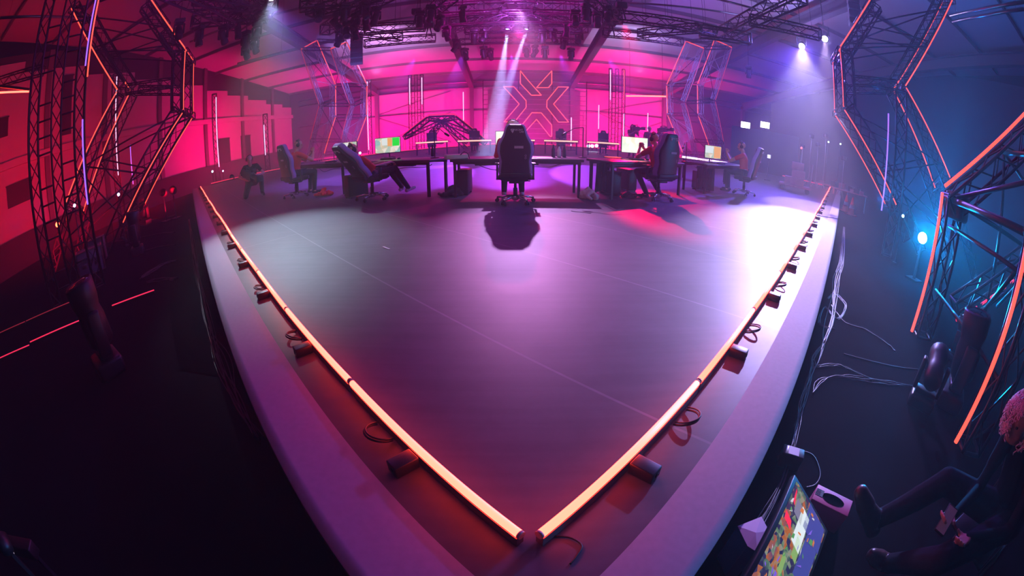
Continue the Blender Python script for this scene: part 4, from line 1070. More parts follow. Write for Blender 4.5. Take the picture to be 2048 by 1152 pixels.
def monitor(label, loc, az, wd=.60, ht=.345, z=.74, scr=None, patches=(), lean=.0):
    """panel on an arm; local +Y looks away from the viewer, the picture is on the -Y side"""
    root = empty('monitor', (loc[0], loc[1], z), -R(az))
    m = MB(); m.box((0, .02, .12 + ht / 2), (wd, .03, ht), bev=.006); m.build('case', M_BLACK, root)
    s = MB(); s.quad([(-wd / 2 + .01, .0035, .13), (wd / 2 - .01, .0035, .13), (wd / 2 - .01, .0035, .11 + ht), (-wd / 2 + .01, .0035, .11 + ht)]); so = s.build('screen', scr or M_SCRB, root)
    for (x0, x1, z0, z1, mt) in patches:
        q = MB(); X = lambda t: (-wd / 2 + .01) + t * (wd - .02); Z = lambda t: .13 + t * (ht - .02)
        q.quad([(X(x0), .002, Z(z0)), (X(x1), .002, Z(z0)), (X(x1), .002, Z(z1)), (X(x0), .002, Z(z1))]); q.build('picture_area', mt, so)
    m = MB(); m.path([(0, .035, .12 + ht * .55), (0, .10, .12 + ht * .45), (0, .17, .02)], .018, 8); m.build('arm', M_STEEL, root)
    m = MB()
    for sx in (-1, 1): m.path([(0, .17, .02), (sx * .17, .02, .008)], .013, 6)
    m.tube((0, .17, 0), (0, .17, .03), .03, n=10); m.build('foot', M_STEEL, root)
    tag(root, label, 'monitor', 'monitors of the near team'); return root
def small(name, label, cat, loc, az, parts, grp=None):
    root = empty(name, loc, -R(az))
    for pn, mb_, mt in parts: mb_.build(pn, mt, root)
    tag(root, label, cat, grp); return root
def keyboard(lb, loc, az):
    m = MB(); m.box((0, 0, .012), (.36, .13, .02), bev=.004); k = MB()
    for r_ in range(5):
        for c in range(13): k.box((-.162 + c * .027, -.045 + r_ * .0225, .026), (.022, .018, .008))
    small('keyboard', lb, 'keyboard', loc, az, [('case', m, M_BLACK), ('keys', k, mat('key_caps', (.06, .06, .07), .5))], 'keyboards on the near desks')
def mouse(lb, loc, az):
    m = MB(); m.ball((0, 0, .015), (.03, .055, .018), 12); w_ = MB(); w_.tube((-.004, .025, .03), (.004, .025, .03), .007, n=8)
    small('computer_mouse', lb, 'mouse', loc, az, [('shell', m, M_BLACK), ('wheel', w_, M_STEEL)], 'mice on the near desks')
def pc(lb, loc, az, glass=False):
    m = MB(); m.box((0, 0, .27), (.24, .50, .46), bev=.02)
    p = MB(); p.box((-.123, 0, .27), (.006, .40, .36), bev=.002); ft = MB()
    ft.box((0, .2, .02), (.22, .05, .04)); ft.box((0, 0, .03), (.04, .42, .02)); ft.box((0, -.2, .02), (.22, .05, .04))
    small('computer_tower', lb, 'computer', loc, az, [('case', m, M_BLACK), ('side_panel', p, mat('smoked_side_panel', (.18, .22, .22), .25) if glass else M_LEATHER), ('foot_frame', ft, M_BLACK)], 'computer towers under the near desks')

# five places, left to right: chair floor point, facing, desk
SEAT = [dict(ch=(-5.35, 9.25), az=62, n='leftmost'), dict(ch=(-2.80, 7.95), az=50, n='second from left'), dict(ch=(.06, 7.15), az=0, n='centre'),
        dict(ch=(2.95, 7.95), az=-22, n='second from right'), dict(ch=(6.30, 9.95), az=-62, n='rightmost')]
gaming_chair('violet gaming chair seen from the side, leftmost at the near desks', (*SEAT[0]['ch'], 0), 30, .16, .5)
gaming_chair('violet gaming chair tipped far back, second from left', (*SEAT[1]['ch'], 0), 38, .66, .2)
gaming_chair('gaming chair seen square from behind in the picture centre', (*SEAT[2]['ch'], 0), 0, .10, .31)
gaming_chair('gaming chair turned slightly left, second from right at the near desks', (*SEAT[3]['ch'], 0), -20, .12, .0)
gaming_chair('gaming chair seen in profile facing left, rightmost at the near desks', (*SEAT[4]['ch'], 0), -46, .24, -.2)
G = 'players at the near desks'
seated('person', 'person in red shirt with headset resting chin near clasped hands, leftmost', (-5.33, 9.29, 0), 42, scale=1.1, arms='clasp', look=(.35, 1, -.25), lean=.12)
seated('person', 'person in red shirt lying back in the tipped chair, legs stretched out', (-2.78, 7.98, 0), 42, scale=1.04, recline=.66, arms='lap', legs='forward', look=(.1, .9, .35), shoes=M_SHOEW)
seated('person', 'person with bleached hair almost hidden behind the centre chair', (.02, 7.22, .02), 0, shirt=M_RED, arms='desk', hairmat=M_BLOND, hair='curly', shoes=M_SHOEW, legs='down', scale=1.08)
seated('person', 'person in red shirt with raised hands at the bright monitor, second from right', (2.93, 8.0, 0), -30, scale=1.04, arms='clasp', legs='back', look=(-.1, 1, -.1), lean=.18)
seated('person', 'person in red shirt with raised fists seen in profile, rightmost player', (6.25, 9.98, 0), -54, scale=1.1, arms='clasp', look=(0, 1, -.12), lean=.10)
desk('dark desk in front of the leftmost player', (-5.0, 9.72, 0), 34, 2.7)
desk('dark desk with the orange and green monitor, second from left', (-2.62, 8.35, 0), 25, 2.3)
desk('dark centre desk with bottles and a microphone arm', (.10, 7.72, 0), 0, 2.5)
desk('dark desk holding the brightest monitor, second from right', (2.85, 8.15, 0), -30, 2.3)
desk('dark desk in front of the rightmost player', (5.9, 10.15, 0), -38, 3.1)
P1 = [(0, .45, .3, .95, M_PALE), (.45, .9, .05, .5, mat('teal_screen_patch', (.1, .2, .2), .4, emis=(.12, .25, .2), es=.9))]
monitor('monitor turned sideways beside the leftmost player', (-4.25, 10.35), 20, scr=M_SCRS, patches=P1)
monitor('large monitor with green right part, second from left', (-2.85, 9.35), -2, .62, .37, scr=M_SCRS, patches=[(.70, .97, .42, .97, M_GREEN), (.50, .68, .42, .97, M_ORNG), (.28, .5, .5, .97, M_PALE)])
monitor('bright monitor half hidden behind the centre chair', (-.02, 8.25), 2, .60, .40, scr=M_SCRB)
monitor('brightest monitor, facing the player second from right', (2.70, 8.95), 8, .60, .37, scr=M_SCRB)
monitor('narrow-looking monitor before the rightmost player', (5.35, 10.2), -10, .58, .36, scr=M_SCRS, patches=[(.55, .98, .05, .95, M_ORNG), (0, .5, .4, .95, M_PALE)])
for (x, y, a, lb) in ((-4.6, 9.85, 40, 'in front of the leftmost player'), (-2.7, 8.85, 25, 'second from left'), (-.15, 8.0, 0, 'on the centre desk'), (2.65, 8.6, -25, 'below the brightest monitor'), (5.55, 10.1, -45, 'in front of the rightmost player')):
    keyboard('black keyboard ' + lb, (x, y, .74), a)
    mouse('black mouse right of the keyboard ' + lb, (x + .32 * math.cos(R(a)), y - .32 * math.sin(R(a)), .74), a)
pc('black computer tower under the left end of desk two, grey side panel', (-3.35, 8.45, 0), 40, True)
pc('black computer tower left of the centre chair', (-.95, 8.25, 0), 5)
pc('black computer tower under the desk right of centre', (2.0, 8.3, 0), -20)
pc('black computer tower below the brightest monitor', (2.55, 9.0, 0), -20)
pc('black computer tower under the rightmost desk', (4.9, 9.9, 0), -30)
# drapes hung from desk ends (dark modesty panels)
for (x, y, az, wd, lb) in ((1.78, 8.02, -62, .85, 'black cloth panel hanging from the desk end right of centre'), (4.7, 9.3, -38, 1.0, 'black cloth panel hanging below the rightmost desk')):
    m = MB()
    N = 18; pr = None
    for i in range(N + 1):
        t = i / N; xx = (t - .5) * wd; yy = .02 * math.sin(t * 23)
        row = [V3(xx, yy, .69), V3(xx, yy * 1.6, .4), V3(xx, yy * 2.2, .10 + .05 * math.sin(t * 5))]
        if pr:
            for k in (0, 1): m.quad((pr[k], row[k], row[k + 1], pr[k + 1]), smooth=True)
        pr = row
    root = empty('cloth_panel', (x, y, 0), -R(az)); o = m.build('cloth', M_SHIRTB, root); sd = o.modifiers.new('s', 'SOLIDIFY'); sd.thickness = .008
    m = MB(); m.tube((-wd / 2, 0, .69), (wd / 2, 0, .69), .01, n=6); m.build('hanging_rail', M_BLACK, root)
    tag(root, lb, 'cloth panel', 'cloth panels under the desks')
# bottles, microphone stand, box, papers, lamps on the desks
def bottle(lb, loc, col):
    m = MB(); m.lathe((0, 0, 0), [(.001, 0), (.035, 0), (.037, .02), (.037, .15), (.018, .20), (.016, .225)], 14); c = MB(); c.lathe((0, 0, .22), [(.019, 0), (.019, .03), (.001, .032)], 12)
    small('bottle', lb, 'bottle', loc, 0, [('body', m, col), ('cap', c, M_BLACK)], 'bottles on the centre desk')
M_BOT = mat('dark_bottle', (.03, .02, .05), .25); M_BOTW = mat('pale_label', (.7, .65, .75), .5)
bottle('dark bottle left of three on the centre desk', (.82, 8.25, .74), M_BOT); bottle('pale-striped bottle in the middle of three on the centre desk', (.93, 8.22, .74), M_BOTW); bottle('tall dark bottle right of three on the centre desk', (1.04, 8.28, .74), M_BOT)
bottle('dark flask with glowing orange top behind desk two', (-1.72, 9.0, .74), M_BOT)
def mic(lb, loc, az, h=.55, arm=.35, side=-1):
    m = MB(); m.tube((0, 0, .0), (0, 0, h), .010, n=8); b_ = MB(); b_.lathe((0, 0, 0), [(.001, 0), (.09, 0), (.09, .012), (.012, .02)], 14)
    a_ = MB(); a_.path([(0, 0, h), (side * arm * .5, -.02, h - .02), (side * arm, -.06, h - .12)], .008, 6); c = MB(); c.tube((side * arm, -.06, h - .12), (side * (arm + .09), -.1, h - .17), .022, n=10)
    small('microphone_stand', lb, 'microphone stand', loc, az, [('pole', m, M_BLACK), ('base', b_, M_BLACK), ('arm', a_, M_BLACK), ('microphone', c, M_BLACK)], 'microphone stands')
mic('tall microphone stand right of the centre desk bottles', (1.42, 8.3, .74), 0, .62); mic('microphone stand between desk two and the centre desk', (-1.55, 8.35, .74), 10, .62, .25, 1)
mic('tall stand right of the second player from right', (4.15, 9.35, .74), -30, .50, .2)
m = MB(); m.box((0, 0, .045), (.42, .20, .09), bev=.01); cb = MB(); cb.path([(.05, -.1, .08), (.12, -.13, .14), (.2, -.1, .1), (.24, -.08, 0)], .008, 6)
small('amplifier_box', 'pale grey box with looped cable, left end of centre desk', 'box', (-1.05, 7.86, .74), -24, [('case', m, mat('pale_grey_case', (.45, .48, .5), .5)), ('cable', cb, M_CABLE)])
m = MB(); m.box((0, 0, .002), (.30, .21, .004)); small('paper_sheet', 'white paper sheet right of the centre chair', 'paper', (.62, 7.95, .74), 10, [('sheet', m, M_SHOEW)])
m = MB(); m.box((0, 0, .006), (.36, .20, .012)); g_ = MB(); g_.box((0, 0, .016), (.33, .17, .008)); small('light_pad', 'glowing red pad left of the brightest monitor', 'pad', (2.15, 8.72, .74), -20, [('base', m, M_BLACK), ('glow_surface', g_, mat('red_glow_pad', (.8, .1, .05), .4, emis=(1, .12, .06), es=1.3))])
# bags and clothes on the floor
def rumple(name, label, cat, loc, size, mt, seed, grp=None):
    rg = random.Random(seed); b = Body()
    for i in range(26):
        a = rg.uniform(0, 2 * PI); r_ = rg.uniform(0, 1); p = V3(math.cos(a) * r_ * size[0] / 2, math.sin(a) * r_ * size[1] / 2, rg.uniform(.3, 1) * size[2] * (1 - r_ * .7))
        q = p + V3(rg.uniform(-.09, .09), rg.uniform(-.09, .09), -rg.uniform(0, .05)); rr = rg.uniform(.025, .05)
        p.z = max(p.z, rr); q.z = max(q.z, rr * .9); b.cap(p, q, rr, rr * .8)
    b.cap(V3(-size[0] * .3, 0, .04), V3(size[0] * .3, 0, .04), .04, .04)
    root = empty(name, loc); b.build('fabric', [mt], root, vox=.012, smooth=2); tag(root, label, cat, grp)
rumple('bag', 'crumpled white bag on the stage right of centre', 'bag', (1.42, 7.62, 0), (.42, .32, .24), mat('crumpled_white', (.62, .60, .55), .8), 3)
rumple('clothes_heap', 'dark clothes heap left of the centre chair', 'clothes', (-1.15, 7.95, 0), (.6, .35, .2), M_PANTS, 5)
rumple('clothes_heap', 'red jacket heap beside the leftmost chair', 'clothes', (-4.45, 9.0, 0), (.5, .35, .2), M_RED, 8)
rumple('clothes_heap', 'dark heap by the foot of the player second from right', 'clothes', (2.35, 8.05, 0), (.3, .22, .14), M_PANTS, 12)

# ================================================================== FAR TEAM
far = [((830, 281), (897, 278.5)), ((914, 277), (984, 275)), ((1000, 275), (1071, 275)), ((1087, 275), (1157, 277)), ((1173, 277), (1240, 280))]
FN = ['leftmost', 'second from left', 'middle', 'second from right', 'rightmost']
fch = None
for i, (a, b) in enumerate(far):
    A = PZ(*a, .70); B = PZ(*b, .70); A.z = B.z = 0
    D_ = (22.5, 21.8, 21.5, 21.5, 21.8)[i]
    A = PD(a[0], a[1], D_); B = PD(b[0], b[1], D_); A.z = B.z = 0
    mid = (A + B) / 2; d = (B - A); az = math.degrees(math.atan2(d.x, d.y)) - 90 + 180
    # the glowing tube runs along the side that faces the camera; desk local +Y points to the camera
    dirn = Vector((-mid.x, -mid.y, 0)).normalized(); azc = math.degrees(math.atan2((B - A).y, -(B - A).x)); azc = math.degrees(math.atan2(dirn.x, dirn.y))
    o = desk('far desk with glowing tube along its edge, %s of the far row' % FN[i], mid - dirn * .75, azc, d.length, .72, led=M_LEDR, grp='desks of the far team')
    c = mid - dirn * 1.35
    # simple far chairs and players behind the monitors
    m = MB(); root = empty('gaming_chair', (c.x, c.y, 0), -R(azc))
    bm_obj(slab([(-.24, 0), (-.27, .5), (-.18, .72), (-.12, .9), (.12, .9), (.18, .72), (.27, .5), (.24, 0)], 0, .1, .03), 'backrest', M_LEATHER, root, Matrix.Translation((0, -.28, .46)))
    m.box((0, .02, .45), (.5, .5, .12), bev=.04); m.build('seat', M_LEATHER, root)
    m = MB(); m.tube((0, 0, .1), (0, 0, .4), .03, n=8); m.build('gas_lift', M_BLACK, root)
    for k in range(5):
        an = 2 * PI * k / 5; e = V3(math.cos(an) * .33, math.sin(an) * .33, .05); m = MB(); m.path([(0, 0, .11), e], .02, 6); m.ball(e - V3(0, 0, .015), .033, 8); m.build('base_spoke', M_CHROME, root)
    tag(root, 'distant dark gaming chair behind the %s far desk' % FN[i], 'chair', 'gaming chairs of the far team')
    if i != 2:
        m = MB(); rt = empty('monitor', (mid - dirn * .42), -R(azc)); rt.location.z = .74
        m.box((0, 0, .32), (.56, .035, .33), bev=.006); m.build('case', mat('dark_monitor_back', (.05, .04, .05), .5), rt)
        m = MB(); m.tube((0, -.02, .0), (0, -.02, .25), .02, n=8); m.box((0, -.03, .008), (.26, .2, .016)); m.build('stand', M_STEEL, rt)
        tag(rt, 'distant monitor seen from the back on the %s far desk' % FN[i], 'monitor', 'monitors of the far team')
for i, lb in ((0, 'far person seated behind the leftmost far desk'), (1, 'far person seated behind the second far desk from left'), (3, 'far person seated at the far desk right of centre'), (4, 'far person seated behind the rightmost far desk')):
    a, b = far[i]; A = PD(a[0], a[1], 22); B = PD(b[0], b[1], 22); mid = (A + B) / 2; mid.z = 0; dirn = Vector((-mid.x, -mid.y, 0)).normalized()
    p = mid - dirn * 1.32; azc = math.degrees(math.atan2(dirn.x, dirn.y))
    seated('person', lb, (p.x, p.y, 0), azc, shirt=mat('grey_jersey', (.25, .22, .28), .7), arms='desk', group='players of the far team')
# bright sideways desk bar behind the right players
A = PD(1372, 311, 13.8); B = PD(1448, 311, 13.8); mid = (A + B) / 2; mid.z = 0; dirn = Vector((-mid.x, -mid.y, 0)).normalized(); azc = math.degrees(math.atan2(dirn.x, dirn.y))
o = desk('desk with a near-white glowing edge behind the right players', mid - dirn * .7, azc, (B - A).length + .3, .7, led=mat('white_edge_led', (.9, .8, .9), .4, emis=(1, .72, .9), es=1.7), grp=None)
txt('SECRETLAB', o, (0, .7 + .079, .70), .10, M_BLACK, rot=(PI / 2, 0, PI), name='lettering')

# ================================================================== CAMERA CREW AND THE VIEWER AT THE LOWER RIGHT
def figure(name, label, loc, az, J, shirt=M_SHIRTB, pants=M_PANTS, shoes=M_SHOE, hairmat=None, hair='short', headset=True, look=(0, 1, -.2), grp=None, hands=True, vox=.010, curl=.9, fat=1.0, foot=1.0):
    root = empty(name, loc, -R(az)); b = Body(); g = {k: Vector(v) for k, v in J.items()}
    hip, neck = g['hip'], g['neck']; d = (neck - hip).normalized(); sh = g.get('shx', Vector((1, 0, 0))).normalized()
    b.cap(hip - sh * .08, hip + sh * .08, .115 * fat, .115 * fat, 2)
    a1 = hip.lerp(neck, .30); a2 = hip.lerp(neck, .68); a3 = hip.lerp(neck, .88)
    for t in (-1, 1): b.cap(hip + sh * .05 * t, a1 + sh * .05 * t, .12, .115, 1).cap(a1 + sh * .055 * t, a2 + sh * .07 * t, .115, .112, 1)
    b.cap(a2 - sh * .09, a2 + sh * .09, .10, .10, 1).cap(a3 - sh * .135, a3 + sh * .135, .066, .066, 1)
    hc = g['head']; b.cap(a3, hc - Vector((0, 0, .08)), .06, .052, 0)
    af = head_parts(root, hc, look, (0, -.1, 1), hair, hairmat, headset, b, 0)
    for s_, t in (('l', -1), ('r', 1)):
        h = hip + sh * .09 * t; k = g['knee_' + s_]; a = g['ank_' + s_]; toe = g['toe_' + s_]
        b.cap(h, k, .092 * fat, .066 * fat, 2).cap(k, k.lerp(a, .45), .064 * fat, .060 * fat, 2).cap(k.lerp(a, .45), a, .058 * fat, .047 * fat, 2)
        td = (toe - a).normalized(); sd = (k - a).normalized(); hd_ = (-sd + td * (sd.dot(td))).normalized() if abs(sd.dot(td)) < .97 else Vector((0, 0, -1))
        heel = a - td * .05 * foot + hd_ * .03 * foot; ball_ = heel.lerp(toe, .7); b.cap(heel, ball_, .040 * foot, .046 * foot, 3).cap(ball_, toe, .046 * foot, .034 * foot, 3).cap(a, ball_, .045 * foot, .036 * foot, 3)
        S = a3 + sh * .19 * t; E_ = g['elb_' + s_]; W = g['wri_' + s_]
        b.cap(S, S.lerp(E_, .6), .064, .055, 1).cap(S.lerp(E_, .6), E_, .047, .042, 1 if g.get('long') else 0).cap(E_, W, .040, .027, 1 if g.get('long') else 0)
        if hands: hand(b, W, g.get('hd_' + s_, (W - E_)), g.get('pl_' + s_, Vector((0, 0, -1))), curl, side=t, mi=0)
    b.build('body', [M_SKIN, shirt, pants, shoes], root, vox=vox); af(); tag(root, label, 'person', grp); return root

def shoulder_camera(lb, loc, az, tilt=0.0, s=1.0):
    root = empty('video_camera', loc, -R(az)); T = Matrix.Rotation(tilt, 4, 'X') @ Matrix.Scale(s, 4)
    def pt(n, m, mt): o = m.build(n, mt, root); o.matrix_local = T
    m = MB(); m.box((0, 0, 0), (.13, .34, .17), bev=.015); pt('body', m, M_BLACK)
    m = MB(); m.lathe((0, .17, 0), [(.001, 0), (.05, 0), (.055, .06), (.05, .16), (.065, .20), (.06, .21), (.001, .205)], 14, axis=(0, 1, 0)); pt('lens', m, M_BLACK)
    m = MB(); m.box((0, .44, 0), (.17, .08, .13), bev=.01); pt('matte_box', m, M_BLACK)
    m = MB(); m.path([(0, -.12, .085), (0, -.12, .15), (0, .12, .15), (0, .12, .085)], .012, 6); pt('top_handle', m, M_BLACK)
    m = MB(); m.box((-.12, .05, .10), (.12, .03, .08), bev=.008); m.tube((-.06, .05, .10), (0, .05, .13), .01, n=6); pt('viewfinder', m, M_BLACK)
    m = MB(); m.box((0, -.23, .0), (.10, .08, .15), bev=.01); pt('battery', m, M_BLACK)
    tag(root, lb, 'camera'); return root
cmx = PZ(507, 393, 0)
figure('person', 'kneeling camera operator in black with headset on the left of the stage', cmx, 145,
       dict(hip=(0, -.10, .46), neck=(0, .12, .98), head=(.02, .22, 1.13), knee_l=(-.30, .36, .54), ank_l=(-.30, .26, .10), toe_l=(-.34, .44, .05),
            knee_r=(.24, .28, .08), ank_r=(.26, -.16, .09), toe_r=(.27, -.30, .06), elb_l=(-.40, .26, .66), wri_l=(-.18, .50, .64), elb_r=(.38, .16, .66), wri_r=(.14, .44, .54),
            pl_l=(1, 0, 0), pl_r=(-.3, 0, 1)), look=(-.25, 1, -.55), hair='none', fat=1.3, foot=1.15)
shoulder_camera('black shoulder camera held low by the kneeling operator', cmx + Vector((.18, -.40, .70)), 110, -.25, 1.3)
for px, py, D, az, lb, cz, off in ((1262, 300, 20.5, 165, 'standing camera operator in dark clothes behind the brightest monitor', 1.55, 60), (1322, 300, 20.5, -170, 'standing camera operator with a big camera behind the second chair from right', 1.62, 150)):
    p = PD(px, py, D); p.z = 0
    figure('person', lb, p, az, dict(hip=(0, 0, .92), neck=(0, .04, 1.50), head=(.02, .09, 1.63), knee_l=(-.12, .06, .48), ank_l=(-.13, 0, .09), toe_l=(-.15, .15, .04), knee_r=(.12, .10, .48), ank_r=(.14, .02, .09), toe_r=(.16, .17, .04),
           elb_l=(-.28, .20, 1.22), wri_l=(-.12, .42, 1.40), elb_r=(.28, .20, 1.22), wri_r=(.12, .42, 1.40)), grp='standing camera crew', vox=.013)
    q = p + Vector((math.sin(R(az)) * .38, math.cos(R(az)) * .38, cz)); shoulder_camera('large camera held up by the %s' % ('left standing operator' if off == 60 else 'right standing operator'), q, off, .1, 1.25)
p = PD(1297, 300, 19.5); p.z = 0
figure('person', 'standing person with long blond hair between the two camera operators', p, 180, dict(hip=(0, 0, .90), neck=(0, .02, 1.44), head=(0, .05, 1.57), knee_l=(-.10, .04, .48), ank_l=(-.11, 0, .09), toe_l=(-.12, .15, .04), knee_r=(.10, .04, .48), ank_r=(.11, 0, .09), toe_r=(.12, .15, .04),
       elb_l=(-.26, .0, 1.12), wri_l=(-.2, .22, 1.0), elb_r=(.26, .0, 1.12), wri_r=(.2, .22, 1.0)), grp='standing camera crew', hairmat=M_BLOND, hair='curly', headset=False, vox=.013)

# seated viewer, lower right, legs stretched towards the stage
W0 = Vector((2.55, .02, Z0))
def wl(p): return Vector(p) - W0
M_BOOT = mat('worn_leather_shoe', (.05, .04, .04), .38, noise=.5, nscale=18, bump=.2)
viewer = figure('person', 'seated person in dark clothes with pale curly hair, cut by the right picture edge', W0, 0,
    {k: wl(v) if k not in ('shx', 'hd_l', 'pl_l', 'hd_r', 'pl_r', 'long') else v for k, v in dict(hip=(2.62, -.06, .0), neck=(2.62, .12, .50), head=PZ(2043, 838, .60),
     knee_l=PZ(1893, 962, .06), ank_l=PZ(1752, 1040, -.22), toe_l=PZ(1722, 985, -.06), knee_r=PZ(1880, 1120, .02), ank_r=(1.96, .36, -.40), toe_r=PZ(1745, 1110, -.38),
     elb_l=(2.36, .24, .10), wri_l=PZ(1905, 1032, .12), elb_r=(2.36, -.16, .10), wri_r=PZ(1935, 1075, .10), shx=(.42, -.9, 0), hd_l=(-.9, .2, .1), pl_l=(0, 0, 1), hd_r=(-1, .1, .1), pl_r=(0, .3, 1), long=(1, 1, 1)).items()},
    pants=M_GREYSH, shoes=M_BOOT, look=(-.9, .25, -.3), hair='none', headset=False, curl=.45, vox=.008, fat=1.22, foot=1.28)
hb = MB(); rg = random.Random(21); hc = PZ(2043, 838, .60)
for i in range(430):
    th = rg.uniform(0, 2 * PI); ph = math.acos(rg.uniform(-.75, 1)); v = Vector((math.sin(ph) * math.cos(th), math.sin(ph) * math.sin(th), math.cos(ph)))
    if v.dot(Vector((-.85, -.45, -.2))) > .72: continue
    p = hc + Vector((0, 0, .02)) + Vector((v.x * .115, v.y * .115, v.z * .12)); t = v.orthogonal().normalized(); u_ = v.cross(t); r0 = rg.uniform(.010, .018); pts = []
    n_ = 12; dn = Vector((0, 0, -1))
    for k in range(n_):
        a = k / n_ * 4 * PI + th; pts.append(p + (t * math.cos(a) + u_ * math.sin(a)) * r0 * (1 - .3 * k / n_) + v * .025 * k / n_ + dn * .045 * k / n_)
    hb.path([q - W0 for q in pts], .0032, 4)
ho = hb.build('curly_hair', mat('pale_curly_hair', (.80, .68, .62), .7, noise=.25, nscale=90), viewer); 
root = empty('folding_chair', W0 + Vector((0, .0, 0)))
for s in (-1, 1): MB().path([Vector((2.6 + s * .2 * .42, -.05 - s * .2, Z0)) - W0 + Vector((x, 0, z)) for x, z in ((-.14, .0), (-.12, .34), (.14, .34), (.18, 0))], .012, 6).build('leg_frame', M_BLACK, root)
m = MB(); m.box((-.02, 0, .355), (.42, .42, .03), bev=.01); m.build('seat', M_BLACK, root)
m = MB(); m.box((.24, -.05, .72), (.03, .42, .26), bev=.01); m.build('backrest', M_BLACK, root)
for s in (-1, 1): MB().tube((.17, s * .18 - .03, .35), (.24, s * .18 - .05, .80), .012, n=6).build('back_post', M_BLACK, root)
tag(root, 'dark folding chair under the seated person at the lower right', 'chair')
pw = PZ(1893, 1040, .14); root = empty('phone', pw, R(20)); m = MB(); m.box((0, 0, 0), (.15, .075, .009), Matrix.Rotation(-.5, 3, 'Y'), bev=.003); m.build('case', M_BLACK, root)
m = MB(); m.box(Matrix.Rotation(-.5, 3, 'Y') @ Vector((0, 0, .0055)), (.135, .066, .001), Matrix.Rotation(-.5, 3, 'Y')); m.build('screen', mat('phone_glow', (.2, .2, .3), .3, emis=(.2, .1, .15), es=.10), root)
tag(root, 'dark phone in the hand of the seated person', 'phone')

# preview monitor leaning against the stage
def floor_monitor():
    A = PZ(1594, 962, -.10); Bp = PZ(1655, 1051, -.33); d = Vector((-.735, -.68, 0)).normalized(); v = (Bp - A); v = (v - d * v.dot(d)); Hh = v.length; v.normalize(); n = d.cross(v).normalized()
    if n.z < 0: n = -n
    Wd = .74; root = empty('monitor', (A.x, A.y, Z0)); L = inv(root); O = A
    P = lambda a, b, c=0: L(O + d * (a * Wd) + v * (b * Hh) + n * c)
    M = Matrix((d, v, n)).transposed()
    m = MB(); m.box(P(.5, .5, -.022), (Wd + .05, Hh + .06, .036), M, bev=.006); m.build('case', M_BLACK, root)
    m = MB(); m.quad([P(0, 0, -.002), P(1, 0, -.002), P(1, 1, -.002), P(0, 1, -.002)]); sc_ = m.build('screen', M_SCRM, root)
    areas = [(.0, .22, .42, 1.0, M_SBLUE), (.22, .56, .60, 1.0, M_SBLUE), (.05, .16, .05, .13, M_SRED), (.10, .40, .30, .58, M_PALE), (.32, .48, .42, .60, M_SGRN), (.52, .66, .30, .44, M_SGRN), (.10, .22, .14, .40, mat('grey_screen_patch', (.2, .2, .2), .4, emis=(.22, .2, .26), es=.8)),
             (.70, .98, .55, .98, M_SBLUE), (.28, .34, .02, .24, M_SRED), (.80, .95, .18, .34, mat('tan_screen_patch', (.3, .2, .1), .4, emis=(.5, .33, .14), es=.9)), (.60, .68, .64, .95, M_PALE)]
    for i, (a0, a1, b0, b1, mt) in enumerate(areas):
        q = MB(); sk = .05; q.quad([P(a0, b0, .0008), P(a1, b0 + sk * .5, .0008), P(a1 + .02, b1, .0008), P(a0 + .02, b1 - sk, .0008)]); q.build('picture_area', mt, sc_)
    rg = random.Random(5); cols = [mat('c_orange', (.5, .2, .05), .4, emis=(.75, .20, .03), es=.8), mat('c_white', (.6, .6, .6), .4, emis=(.7, .62, .5), es=.8), mat('c_green', (.1, .4, .1), .4, emis=(.10, .30, .06), es=.8), mat('c_violet', (.3, .2, .6), .4, emis=(.20, .10, .5), es=.8)]
    for i in range(46):
        a, b = rg.uniform(.04, .96), rg.uniform(.04, .92); s1, s2 = rg.uniform(.01, .045), rg.uniform(.02, .09); w_ = rg.uniform(-.03, .03)
        q = MB(); q.quad([P(a, b, .0014 + i * .00003), P(a + s1, b + w_, .0014 + i * .00003), P(a + s1 + w_, b + s2, .0014 + i * .00003), P(a + w_, b + s2 * .8, .0014 + i * .00003)]); q.build('picture_mark', cols[i % 4], sc_)
    m = MB(); m.beam(P(.5, .15, -.05), P(.5, 1.02, -.05), .2, .03); m.build('stand', M_BLACK, root)
    m = MB()
    m.beam(P(.3, 1.02, -.03), P(.3, 1.02, -.03) + Vector((0, 0, -.0)) - Vector((0, 0, P(.3, 1.02, -.03).z - .005)), .03, .03); m.build('foot', M_BLACK, root)
    tag(root, 'large tilted monitor with a colourful tiled picture, lower right beside the stage', 'monitor')
floor_monitor()
# open box with oval cut-out, card, power brick
a = PZ(1637, 968, -.34); b = PZ(1706, 1002, -.34); d = (b - a).normalized(); n = Vector((-d.y, d.x, 0)); n = n if n.y < 0 or n.x < 0 else -n; Lb = (b - a).length
root = empty('tissue_box', ((a.x + b.x) / 2, (a.y + b.y) / 2, Z0)); M = Matrix((d, n, Vector((0, 0, 1)))).transposed()
M_CARD = mat('pink_lit_card', (.55, .10, .25), .6, noise=.1); m = MB(); m.box(n * .07 + Vector((0, 0, .08)), (Lb, .14, .16), M, bev=.003); m.build('box', M_CARD, root)  # card colour includes the pink light falling on the box
m = MB(); m.lathe(n * .07 + Vector((0, 0, .1615)), [(.001, 0), (.05, 0), (.05, .001)], 24); o = m.build('oval_opening', mat('matt_black', (.004, .003, .005), 1.0, spec=0), root)  # flat black disc painted for the shade inside the opening
for v in o.data.vertices: q = Vector(v.co) - n * .07; al = q.dot(d); be = q.dot(n); v.co = n * .07 + d * al * 1.7 + n * be * .8 + Vector((0, 0, q.z))
m = MB()
for k in range(5): m.box(n * .07 - d * (Lb * .42) + n * (-.03 + k * .012) + Vector((0, 0, .1618)), (.035, .005, .0015), M)
m.box(n * .064 - d * (Lb * .42 - .028) + Vector((0, 0, .1618)), (.02, .055, .0015), M); m.build('printed_mark', M_DARK, root)
